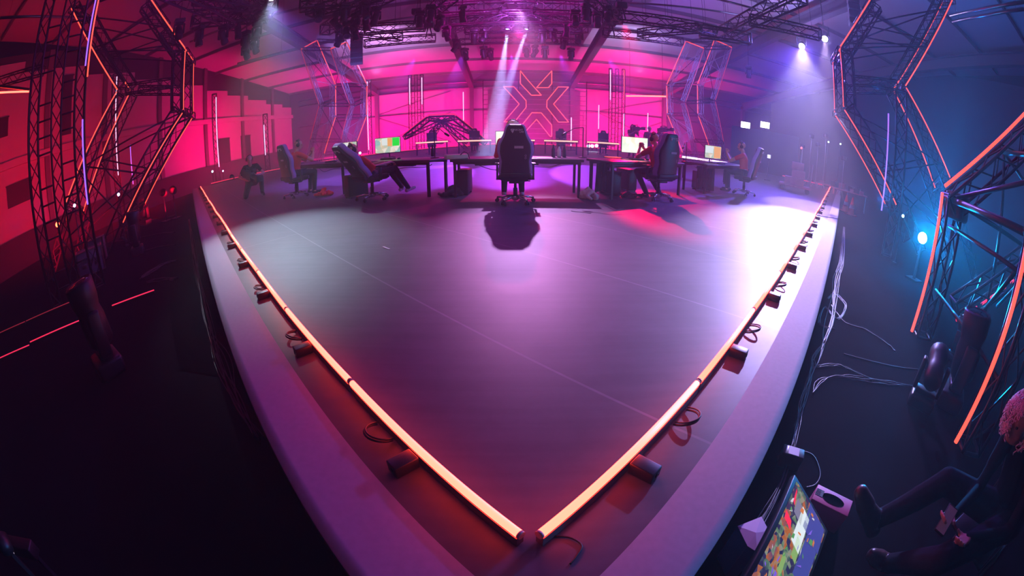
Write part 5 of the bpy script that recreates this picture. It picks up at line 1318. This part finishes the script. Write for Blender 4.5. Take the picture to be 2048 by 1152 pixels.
tag(root, 'pink-lit cardboard box with a dark oval opening, between monitor and shoe', 'box')
q5 = [PZ(*p, -.22) for p in ((1475, 1052), (1523, 1033), (1538, 1062), (1514, 1104), (1495, 1092))]
root = empty('folded_card', q5[4] * 1.0); root.location.z = Z0; L = inv(root); m = MB(); c = sum(q5, Vector()) / 5; top = [L(p) for p in q5]
for i in range(5):
    j = (i + 1) % 5; m.quad([top[i], top[j], L(c + Vector((0, 0, .012)))]); m.quad([top[j], top[i], Vector((top[i].x, top[i].y, .0)), Vector((top[j].x, top[j].y, .0))])
m.build('card', mat('pink_card', (.62, .25, .48), .6, noise=.08), root); tag(root, 'pink five-sided folded card box beside the stage, left of the tilted monitor', 'box')
p = PZ(1580, 918, Z0 + .05); root = empty('power_brick', (p.x, p.y, Z0), .9); m = MB(); m.box((0, 0, .06), (.10, .17, .12), bev=.01); m.build('case', M_BLACK, root)
m = MB(); m.box((0, 0, .1215), (.08, .08, .003)); m.build('label_plate', mat('violet_grey_plate', (.4, .3, .42), .4), root); tag(root, 'black power brick with a pale plate at the right stage edge', 'power supply')

# ================================================================== CABLES
M_CABG = mat('grey_cable', (.06, .05, .065), .5, noise=.2)
def catmull(P_, n=6):
    out = []; Q = [P_[0]] + P_ + [P_[-1]]
    for i in range(1, len(Q) - 2):
        for k in range(n):
            t = k / n; out.append(.5 * ((2 * Q[i]) + (-Q[i - 1] + Q[i + 1]) * t + (2 * Q[i - 1] - 5 * Q[i] + 4 * Q[i + 1] - Q[i + 2]) * t * t + (-Q[i - 1] + 3 * Q[i] - 3 * Q[i + 1] + Q[i + 2]) * t ** 3))
    return out + [P_[-1]]
def cables(label, pix, n, spread, r=.006, seed=1, m_=None, z=None, grp='cables on the studio floor'):
    rg = random.Random(seed); z = Z0 if z is None else z; base = PZ(*pix[0], z); root = empty('cable_bundle' if n > 1 else 'cable', base)
    for c in range(n):
        rr = r * rg.uniform(.7, 1.2); ph = rg.uniform(0, 6); pts = []
        for i, q in enumerate(pix):
            p = PZ(*q, z + rr); s = spread * (1 if 0 < i < len(pix) - 1 else .5)
            pts.append(p + Vector((rg.gauss(0, s), rg.gauss(0, s), 0)) - base)
        pts = catmull(pts)
        for i, p in enumerate(pts): p.z = rr + .004 * c + (.01 * abs(math.sin(i * .8 + ph)) if n > 1 else 0)
        MB().path(pts, rr, 5).build('cable', m_ or M_CABG, root)
    tag(root, label, 'cable', grp)
cables('pale tangled cables on the floor along the right stage edge, upper stretch', [(1688, 455), (1683, 520), (1676, 560), (1662, 640), (1645, 690)], 7, .035, .006, 2)
cables('knot of looped cables beside the right stage edge, at the black cable crossing', [(1655, 600), (1670, 590), (1688, 612), (1675, 640), (1650, 615), (1640, 650), (1668, 660)], 4, .02, .006, 4)
cables('pale cables along the right stage edge, lower stretch down to the power brick', [(1645, 690), (1632, 720), (1624, 740), (1606, 800), (1590, 850), (1582, 905)], 7, .022, .005, 5)
cables('thin cables running past the monitor along the lower right stage edge', [(1590, 850), (1565, 960), (1520, 1050), (1470, 1120)], 6, .016, .004, 6)
cables('black cable leaving the knot towards the moving head on the right', [(1662, 612), (1690, 645), (1730, 660), (1775, 690), (1790, 705)], 2, .01, .008, 7, M_CABLE)
cables('two pale cables arching right from the stage edge', [(1625, 790), (1640, 765), (1670, 755), (1720, 760), (1780, 770), (1830, 775)], 3, .02, .006, 8)
cables('dark cable arch above the two pale cables', [(1632, 735), (1670, 732), (1700, 740), (1745, 762)], 3, .02, .006, 9, M_CABLE)
cables('straight dark cable on the floor right of the stage', [(1688, 708), (1740, 722), (1800, 735), (1868, 742)], 1, .0, .009, 10, M_CABLE)
cables('black cable loop above the pink-lit cardboard box', [(1590, 900), (1625, 910), (1640, 945), (1632, 968), (1612, 975)], 1, .0, .006, 11, M_CABLE)
cables('bundle of cables reaching left of the stage edge from the dark strip', [(352, 522), (325, 530), (300, 545), (282, 558)], 5, .06, .012, 12)
cables('lower bundle of cables left of the stage edge', [(352, 560), (320, 560), (295, 566)], 4, .06, .012, 13, M_CABLE)
cables('dark cable crossing the left floor towards the second moving head', [(350, 465), (320, 468), (290, 474), (240, 482), (176, 492)], 2, .03, .014, 14, M_CABLE)
cables('upper dark cable crossing the left floor', [(352, 430), (330, 436), (300, 440), (270, 448)], 3, .05, .014, 15, M_CABLE)
cables('dark cable from the left dark strip past the moving head base', [(352, 490), (320, 494), (290, 502)], 2, .03, .014, 16, M_CABLE)
cables('thin cable bundle running along the left stage edge', [(378, 440), (385, 480), (392, 540), (415, 640), (440, 720), (475, 800), (520, 880)], 9, .04, .006, 17, M_CABLE)
cables('black cable crossing the pale strip on the right stage edge', [(1640, 432), (1655, 434), (1668, 436), (1680, 438)], 1, 0, .009, 18, M_CABLE, z=.006)
cables('thin cable loop at the front corner of the stage', [(1105, 1072), (1140, 1075), (1163, 1090), (1155, 1110), (1140, 1128)], 1, 0, .004, 19, M_CABLE, z=.002, grp='cables on the stage')
# low rippled dark strip on the left floor beside the stage
m = MB(); rows = []
aa = [PZ(*p, Z0) for p in ((352, 415), (345, 470), (341, 560), (342, 640), (360, 740))]; bb = [PZ(*p, Z0) for p in ((384, 400), (392, 470), (412, 570), (440, 650), (480, 760))]
root = empty('dark_strip', (aa[0].x, aa[0].y, Z0))
for i in range(len(aa) - 1):
    for t in range(8):
        f0, f1 = t / 8, (t + 1) / 8
        r0 = [aa[i].lerp(aa[i + 1], f0).lerp(bb[i].lerp(bb[i + 1], f0), k / 5) for k in range(6)]; r1 = [aa[i].lerp(aa[i + 1], f1).lerp(bb[i].lerp(bb[i + 1], f1), k / 5) for k in range(6)]
        for k in range(5):
            def zz(p, k): return Vector((p.x, p.y, Z0 + .008 + .012 * math.sin(p.y * 9 + k * 2.1) ** 2)) - root.location
            m.quad([zz(r0[k], k), zz(r0[k + 1], k + 1), zz(r1[k + 1], k + 1), zz(r1[k], k)], smooth=True)
o = m.build('cloth', mat('matt_black', (.004, .003, .005), 1.0, spec=0), root); tag(root, 'dark strip lying on the floor along the left stage edge', 'cloth')

# ================================================================== FLOOR LIGHTS AND LOOSE TUBES
def floor_mover(lb, px, az, sc=1.25, lens=None, tilt=.15):
    p = PZ(*px, Z0); r_ = make_mover('moving_head', 1, tilt, lens or M_LENS); r_.location = p; r_.rotation_euler = (0, 0, -R(az)); r_.scale = (sc,) * 3
    tag(r_, lb, 'moving head light', 'moving head lights on the floor'); return r_
floor_mover('large dark moving head on the floor at the left, nearest to the camera', (222, 742), 20, 1.45, tilt=-.12)
floor_mover('dark moving head with a bright dot on its base, left of the stage', (277, 508), 40, 1.55, tilt=.1)
floor_mover('dim moving head behind the left portal foot', (292, 449), 0, 1.5)
floor_mover('dark moving head at the far left picture edge', (38, 535), 0, 1.6)
floor_mover('big dark moving head on the floor at the right, by the nearest portal', (1893, 805), -30, 1.35, tilt=.1)
floor_mover('dark moving head lying low beside the right cables', (1838, 812), 60, .9, tilt=1.2)
floor_mover('small dim moving head at the foot of the right portal', (1905, 720), 0, .8)
def lampthing(lb, px, D, r, mt, facing=None, stand=True, cat='stage lamp', grp='small floor lamps'):
    p = PD(*px, D); root = empty('stage_lamp', p); d = (facing if facing is not None else (Vector((0, 0, H)) - p)).normalized()
    m = MB(); m.lathe(-d * r * 2.2, [(.001, 0), (r * .8, .01), (r * 1.15, r * .6), (r * 1.15, r * 2.2), (r * 1.02, r * 2.2)], 14, axis=d); m.build('housing', M_BLACK, root)
    m = MB(); m.lathe(-d * r * 2.2, [(.001, r * 2.15), (r * .7, r * 2.12), (r * 1.03, r * 2.0)], 14, axis=d); m.build('lens', mt, root)
    zf = Z0 if (abs(p.x) > 14 or p.z < -.05 or p.y < 1 or abs(p.x) > p.y * 1.02) else 0
    if stand and p.z - zf > .05:
        m = MB(); m.box((0, 0, zf - p.z + .02), (r * 3, r * 3, .04)); m.beam((0, 0, zf - p.z + .02), -d * r * 1.2, r * .5, r * .5); m.build('bracket', M_BLACK, root)
    tag(root, lb, cat, grp); return root
def em(n, c, s): return mat(n, c, .3, emis=c, es=s)
lampthing('very bright cyan-white lamp on the floor inside the right blue haze', (1845, 476), 9.5, .115, em('cyan_lamp', (.35, .85, 1), 45), grp=None)
lampthing('bright red lamp at the foot of the left ladder tower', (115, 449), 10.5, .06, em('red_lamp', (1, .05, .02), 18), grp=None)
lampthing('small violet-white lamp behind the left ladder tower', (149, 411), 12, .045, em('violet_lamp', (.7, .5, 1), 6))
for i, (px, D) in enumerate((((1177, 292), 27), ((1184.5, 292), 27), ((1193, 291.5), 27))):
    lampthing('%s of the three blue-white lamps behind the far right desks' % ('left', 'middle', 'right')[i], px, D, .10, em('bluewhite_lamp', (.55, .75, 1), 12))
lampthing('small blue lamp between desk two monitor and the far left portal', (720, 306), 20, .055, em('bluewhite_lamp', (.55, .75, 1), 12))
lampthing('small white lamp under the far left portal', (667, 297), 20, .06, em('warmwhite_lamp', (1, .8, .9), 6))
lampthing('small cyan lamp left of the upright before the red wall', (425, 343), 26, .06, em('cyan_small', (.4, .9, 1), 10))
lampthing('small violet lamp right of the upright before the red wall', (446, 342), 26, .05, em('violet_lamp', (.7, .5, 1), 6))
lampthing('small violet lamp at the foot of the back left tower', (867, 297), 26, .06, em('violet_lamp', (.7, .5, 1), 6))
lampthing('cyan lamp at the lower left picture corner', (2, 1073), 2.2, .045, em('cyan_small', (.4, .9, 1), 4), facing=Vector((-.8, .3, .5)))
lampthing('small cyan lamp by the foot of the right violet tube', (1806, 432), 10.5, .035, em('cyan_small', (.4, .9, 1), 10))
lampthing('small white lamp glimmering on the left near the portal foot', (237, 389), 14, .05, em('violet_lamp', (.7, .5, 1), 6))
# fixture body in the lower left corner
p = PZ(25, 1082, -.15); root = empty('light_bar', (p.x, p.y, Z0), .5); m = MB(); m.box((0, 0, .30), (.5, .10, .10), bev=.01); m.build('housing', M_BLACK, root)
m = MB(); m.box((-.1, -.052, .30), (.10, .004, .035)); m.build('display', mat('dim_display', (.3, .3, .35), .3, emis=(.5, .42, .6), es=.7), root)
for s in (-1, 1): MB().beam((s * .2, 0, 0), (s * .2, 0, .27), .03, .03).build('leg', M_BLACK, root)
tag(root, 'dark light bar with a small lit display at the lower left corner', 'light bar')
for lb, pts, mt in (('red tube lying on the left floor, right stretch past the moving head', ((224, 611), (308, 580)), M_LEDP), ('red tube lying on the left floor, middle stretch', ((60, 684), (168, 637)), M_LEDP), ('red tube lying on the left floor, leaving at the picture edge', ((-20, 725), (58, 690)), M_LEDP),
                    ('faint thin red tube further back on the left floor', ((52, 642), (160, 596)), mat('faint_red_led', (.5, .05, .05), .4, emis=(.25, .015, .03), es=.9)), ('faintest thin red tube at the left picture edge', ((-10, 670), (50, 643)), mat('faint_red_led', (.5, .05, .05), .4))):
    a = PZ(*pts[0], Z0 + .05); b = PZ(*pts[1], Z0 + .05); root = empty('light_tube', (a.x, a.y, Z0)); L = inv(root)
    MB().beam(L(a - Vector((0, 0, .03))), L(b - Vector((0, 0, .03))), .03, .04).build('channel', M_BLACK, root); MB().tube(L(a), L(b), .009, n=6).build('diffuser', mt, root); tag(root, lb, 'light tube', 'loose tubes on the left floor')

# ================================================================== CASES AND BACKSTAGE CLUTTER
def case(lb, loc, az, size, name='flight_case'):
    x, y, z = size; root = empty(name, loc, -R(az)); m = MB(); m.box((0, 0, z / 2 + .1), (x, y, z), bev=.01); m.build('panel_body', mat('grey_laminate', (.14, .14, .17), .5, noise=.15), root)
    m = MB()
    for a in (-1, 1):
        for b in (-1, 1): m.beam((a * x / 2, b * y / 2, .1), (a * x / 2, b * y / 2, .1 + z), .035, .035)
        for zz in (.1, .1 + z, .1 + z * .6): m.beam((-x / 2, a * y / 2, zz), (x / 2, a * y / 2, zz), .03, .03); m.beam((a * x / 2, -y / 2, zz), (a * x / 2, y / 2, zz), .03, .03)
    m.build('edge_profile', M_STEEL, root)
    for a in (-1, 1):
        m = MB(); m.box((a * x * .25, -y / 2 - .012, .1 + z * .4), (.14, .02, .10), bev=.004); m.build('latch', M_STEEL, root)
    for a in (-1, 1):
        for b in (-1, 1): m = MB(); m.tube((a * x * .38 - .015, b * y * .38, .05), (a * x * .38 + .015, b * y * .38, .05), .05, n=10); m.build('wheel', M_BLACK, root)
    tag(root, lb, 'case', 'flight cases'); return root
p = PD(168, 452, 11.2); case('grey flight case at the foot of the left ladder tower', (p.x, p.y, Z0), -60, (.8, .6, .55))
p = PD(186, 445, 12.6); case('smaller grey flight case behind the first one at the left tower', (p.x, p.y, Z0), -50, (.5, .5, .6))
# dark screen wall with two floodlights, right background
p = PD(1530, 290, 25); az = math.degrees(math.atan2(p.x, p.y)); root = empty('dark_screen', (p.x, p.y, Z0), -R(az))
m = MB(); m.box((0, .1, 1.5), (4.2, .12, 3.0)); m.build('panel', M_WALLD, root)
for s in (-1, 1): MB().box((s * 2.0, .3, 1.5), (.08, .5, 3.0)).box((s * 2.0, .4, .04), (.5, .9, .08)).build('support', M_BLACK, root)
tag(root, 'dark freestanding screen wall below the two floodlights', 'screen wall')
for px, lb in (((1491, 250), 'left of the two square floodlights above the dark screen wall'), ((1530, 250), 'right of the two square floodlights above the dark screen wall')):
    p = PD(*px, 24.8); root = empty('floodlight', p); d = (Vector((0, 0, H)) - p).normalized()
    root.rotation_euler = (0, 0, -math.atan2(p.x, p.y)); m = MB(); m.box((0, .08, 0), (.62, .12, .42), bev=.02); m.build('housing', M_BLACK, root)
    m = MB(); m.box((0, .015, 0), (.54, .01, .34)); m.build('lamp_glass', em('flood_white', (.92, .95, 1), 9), root)
    m = MB(); m.tube((0, .12, -.2), (0, .12, -p.z + Z0 + 3.03), .03, n=6); m.build('pole', M_BLACK, root); tag(root, lb, 'floodlight')
p = PD(1538, 313, 19.5); root = empty('lit_sign', p, -math.atan2(p.x, p.y)); m = MB(); m.box((0, 0, 0), (.16, .04, .16)); m.build('panel', em('sign_white', (.85, .9, 1), 1.2), root); m = MB(); m.tube((0, .03, -.05), (0, .03, -p.z), .012, n=6); m.box((0, .03, -p.z + .01), (.3, .3, .02)); m.build('stand', M_BLACK, root); tag(root, 'small square white light right of the rightmost chair', 'sign')
def trolley():
    p = PD(1592, 350, 16.5); root = empty('equipment_trolley', (p.x, p.y, 0), -math.atan2(p.x, p.y)); mt = mat('pinkish_grey_box', (.40, .22, .26), .6, noise=.2)
    for n_, c, s in (('deck', (0, 0, .22), (1.3, .7, .08)), ('lower_box', (-.05, 0, .40), (.8, .5, .26)), ('middle_box', (.1, 0, .68), (.55, .45, .28)), ('upper_box', (.05, 0, .98), (.5, .4, .28))):
        m = MB(); m.box(c, s, bev=.015); m.build(n_, mt, root)
    for a in (-1, 1):
        for b in (-1, 1): m = MB(); m.tube((a * .52, b * .28 - .02, .09), (a * .52, b * .28 + .02, .09), .09, n=12); m.build('wheel', M_BLACK, root)
    m = MB(); m.path([(.62, -.25, .25), (.66, -.25, 1.15), (.66, .25, 1.15), (.62, .25, .25)], .02, 6); m.build('push_handle', M_STEEL, root)
    tag(root, 'reddish trolley stacked with boxes in the right background', 'trolley')
trolley()
for i, (px, lb) in enumerate((((1697, 364), 'left of the two traffic cones beyond the right stage corner'), ((1709, 371), 'right of the two traffic cones beyond the right stage corner'))):
    p = PD(*px, 19 - i * .8); root = empty('traffic_cone', (p.x, p.y, Z0)); m = MB(); m.lathe((0, 0, .03), [(.17, 0), (.03, .70), (.001, .71)], 16); m.build('cone', mat('cone_red', (.8, .04, .03), .5), root)
    m = MB(); m.box((0, 0, .02), (.42, .42, .04), bev=.01); m.build('base', mat('cone_red', (.8, .04, .03), .5), root); m = MB(); m.lathe((0, 0, .28), [(.128, 0), (.098, .15)], 16); m.build('reflective_band', M_PRINT, root); tag(root, lb, 'traffic cone', 'traffic cones')
def tripod(lb, px, D, h, mt=M_STEEL):
    p = PD(*px, D); zf = Z0; root = empty('light_stand', (p.x, p.y, zf))
    m = MB(); m.tube((0, 0, .3), (0, 0, h), .025, n=6); m.build('pole', mt, root)
    for k in range(3):
        a = k * 2.09 + .4; m = MB(); m.tube((0, 0, .9), (math.cos(a) * .5, math.sin(a) * .5, .02), .016, n=6); m.build('leg', mt, root)
    m = MB(); m.box((0, 0, h + .08), (.22, .2, .2), bev=.02); m.build('lamp_head', M_BLACK, root); tag(root, lb, 'light stand', 'stands in the right background')
for lb, px, D, h in (('stand left of the trolley in the right background', (1621, 310), 23, 3.0), ('second stand right of the trolley', (1635, 312), 22, 2.6), ('pair stand near the right background table', (1650, 310), 23, 3.2), ('thin stand by the two cones', (1687, 330), 21, 2.2), ('stand at the far end of the right stage corner', (1604, 310), 24, 2.4)): tripod(lb, px, D, h)
for lb, px, D in (('cluttered work table in the right background', (1670, 325), 22), ('second work table nearer the two cones', (1705, 335), 21)):
    p = PD(*px, D); root = empty('work_table', (p.x, p.y, Z0), -math.atan2(p.x, p.y)); m = MB(); m.box((0, 0, .78), (1.9, .75, .04)); m.build('top', mat('pinkish_grey_box', (.40, .22, .26), .6), root)
    for a in (-1, 1):
        for b in (-1, 1): m = MB(); m.beam((a * .88, b * .32, 0), (a * .88, b * .32, .76), .04, .04); m.build('leg', M_STEEL, root)
    tag(root, lb, 'table', 'work tables in the right background')
    rg = random.Random(int(px[0]))
    for k in range(4):
        q = Vector((rg.uniform(-.8, .8), rg.uniform(-.25, .25), 0)); s = rg.uniform(.15, .32); a_ = math.atan2(p.x, p.y)
        r2 = empty('equipment_box', (p.x + q.x * math.cos(a_) + q.y * math.sin(a_), p.y - q.x * math.sin(a_) + q.y * math.cos(a_), Z0 + .8), rg.uniform(0, 1)); m = MB(); m.box((0, 0, s * .4), (s * 1.3, s, s * .8), bev=.01); m.build('case', (M_BLACK, mat('pinkish_grey_box', (.4, .22, .26), .6))[k % 2], r2)
        m = MB(); m.path([(-s * .3, 0, s * .8), (-s * .3, 0, s * .95), (s * .3, 0, s * .95), (s * .3, 0, s * .8)], .01, 5); m.build('handle', M_BLACK, r2)
        tag(r2, '%s box, %s from the left on the %s' % (('black', 'reddish')[k % 2], ORD[k], 'cluttered background table' if px[0] == 1670 else 'table near the cones'), 'box', 'boxes on the background tables')
for px, D, lb in (((1657, 284), 26, 'left of two tiny green-white lights on the right wall'), ((1681, 288), 26, 'right of two tiny green-white lights on the right wall'), ((1603, 296), 22, 'tiny red light above the trolley')):
    p = PD(*px, D); root = empty('indicator_light', p); m = MB(); m.ball((0, 0, 0), .06, 8); m.build('bulb', em('tiny_red', (1, .1, .1), 3) if 'red' in lb else em('tiny_green', (.7, 1, .9), 2.5), root); m = MB(); m.tube((0, .05, 0), (0, .05, Z0 - p.z), .02, n=5); m.build('post', M_BLACK, root); tag(root, lb, 'indicator light')
# small backs of lamps standing on the left floor by the wall
for px, D, lb in (((323, 358), 17, 'left of two dark spotlights by the left wall'), ((343, 356), 17, 'right of two dark spotlights by the left wall'), ((461, 333), 25, 'dark lamp on the floor beside the upright')):
    p = PD(*px, D); root = empty('spotlight', (p.x, p.y, Z0)); m = MB(); m.tube((0, 0, .0), (0, 0, .9 if D < 20 else .5), .03, n=6); m.box((0, 0, .02), (.4, .4, .04)); m.build('stand', M_BLACK, root)
    m = MB(); m.lathe((0, .12, 1.05 if D < 20 else .6), [(.001, 0), (.12, .0), (.16, .1), (.16, .3), (.14, .3)], 14, axis=(.5, -1, .3)); m.build('head', M_BLACK, root); tag(root, lb, 'spotlight', 'dark spotlights by the left wall')

for (q0, q1, lb) in (((766, 494), (779, 499), 'small white strip of tape lying on the stage floor left of centre'), ((1143, 422), (1182, 427), 'thin dark scrap lying on the stage before the centre desk')):
    a = PZ(*q0, 0); b = PZ(*q1, 0); root = empty('tape_scrap', a); m = MB(); m.beam((0, 0, .004), b - a + Vector((0, 0, .004)), .02 if 'white' in lb else .035, .004); m.build('strip', M_SHOEW if 'white' in lb else M_BLACK, root); tag(root, lb, 'tape')

# ================================================================== HAZE
hm = bpy.data.materials.new('stage_haze'); hm.use_nodes = True; nt = hm.node_tree
for n_ in list(nt.nodes):
    if n_.type != 'OUTPUT_MATERIAL': nt.nodes.remove(n_)
vs = nt.nodes.new('ShaderNodeVolumeScatter'); vs.inputs['Density'].default_value = .0115; vs.inputs['Anisotropy'].default_value = .25; vs.inputs['Color'].default_value = (.95, .95, 1, 1)
nt.links.new(vs.outputs[0], nt.nodes['Material Output'].inputs['Volume'])
m = MB(); m.box(((XL + XR) / 2, 15.6, 6.0), (XR - XL + 3, 48, 14)); o = m.build('haze', hm); tag(o, 'thin stage haze filling the hall', 'haze', kind='stuff')
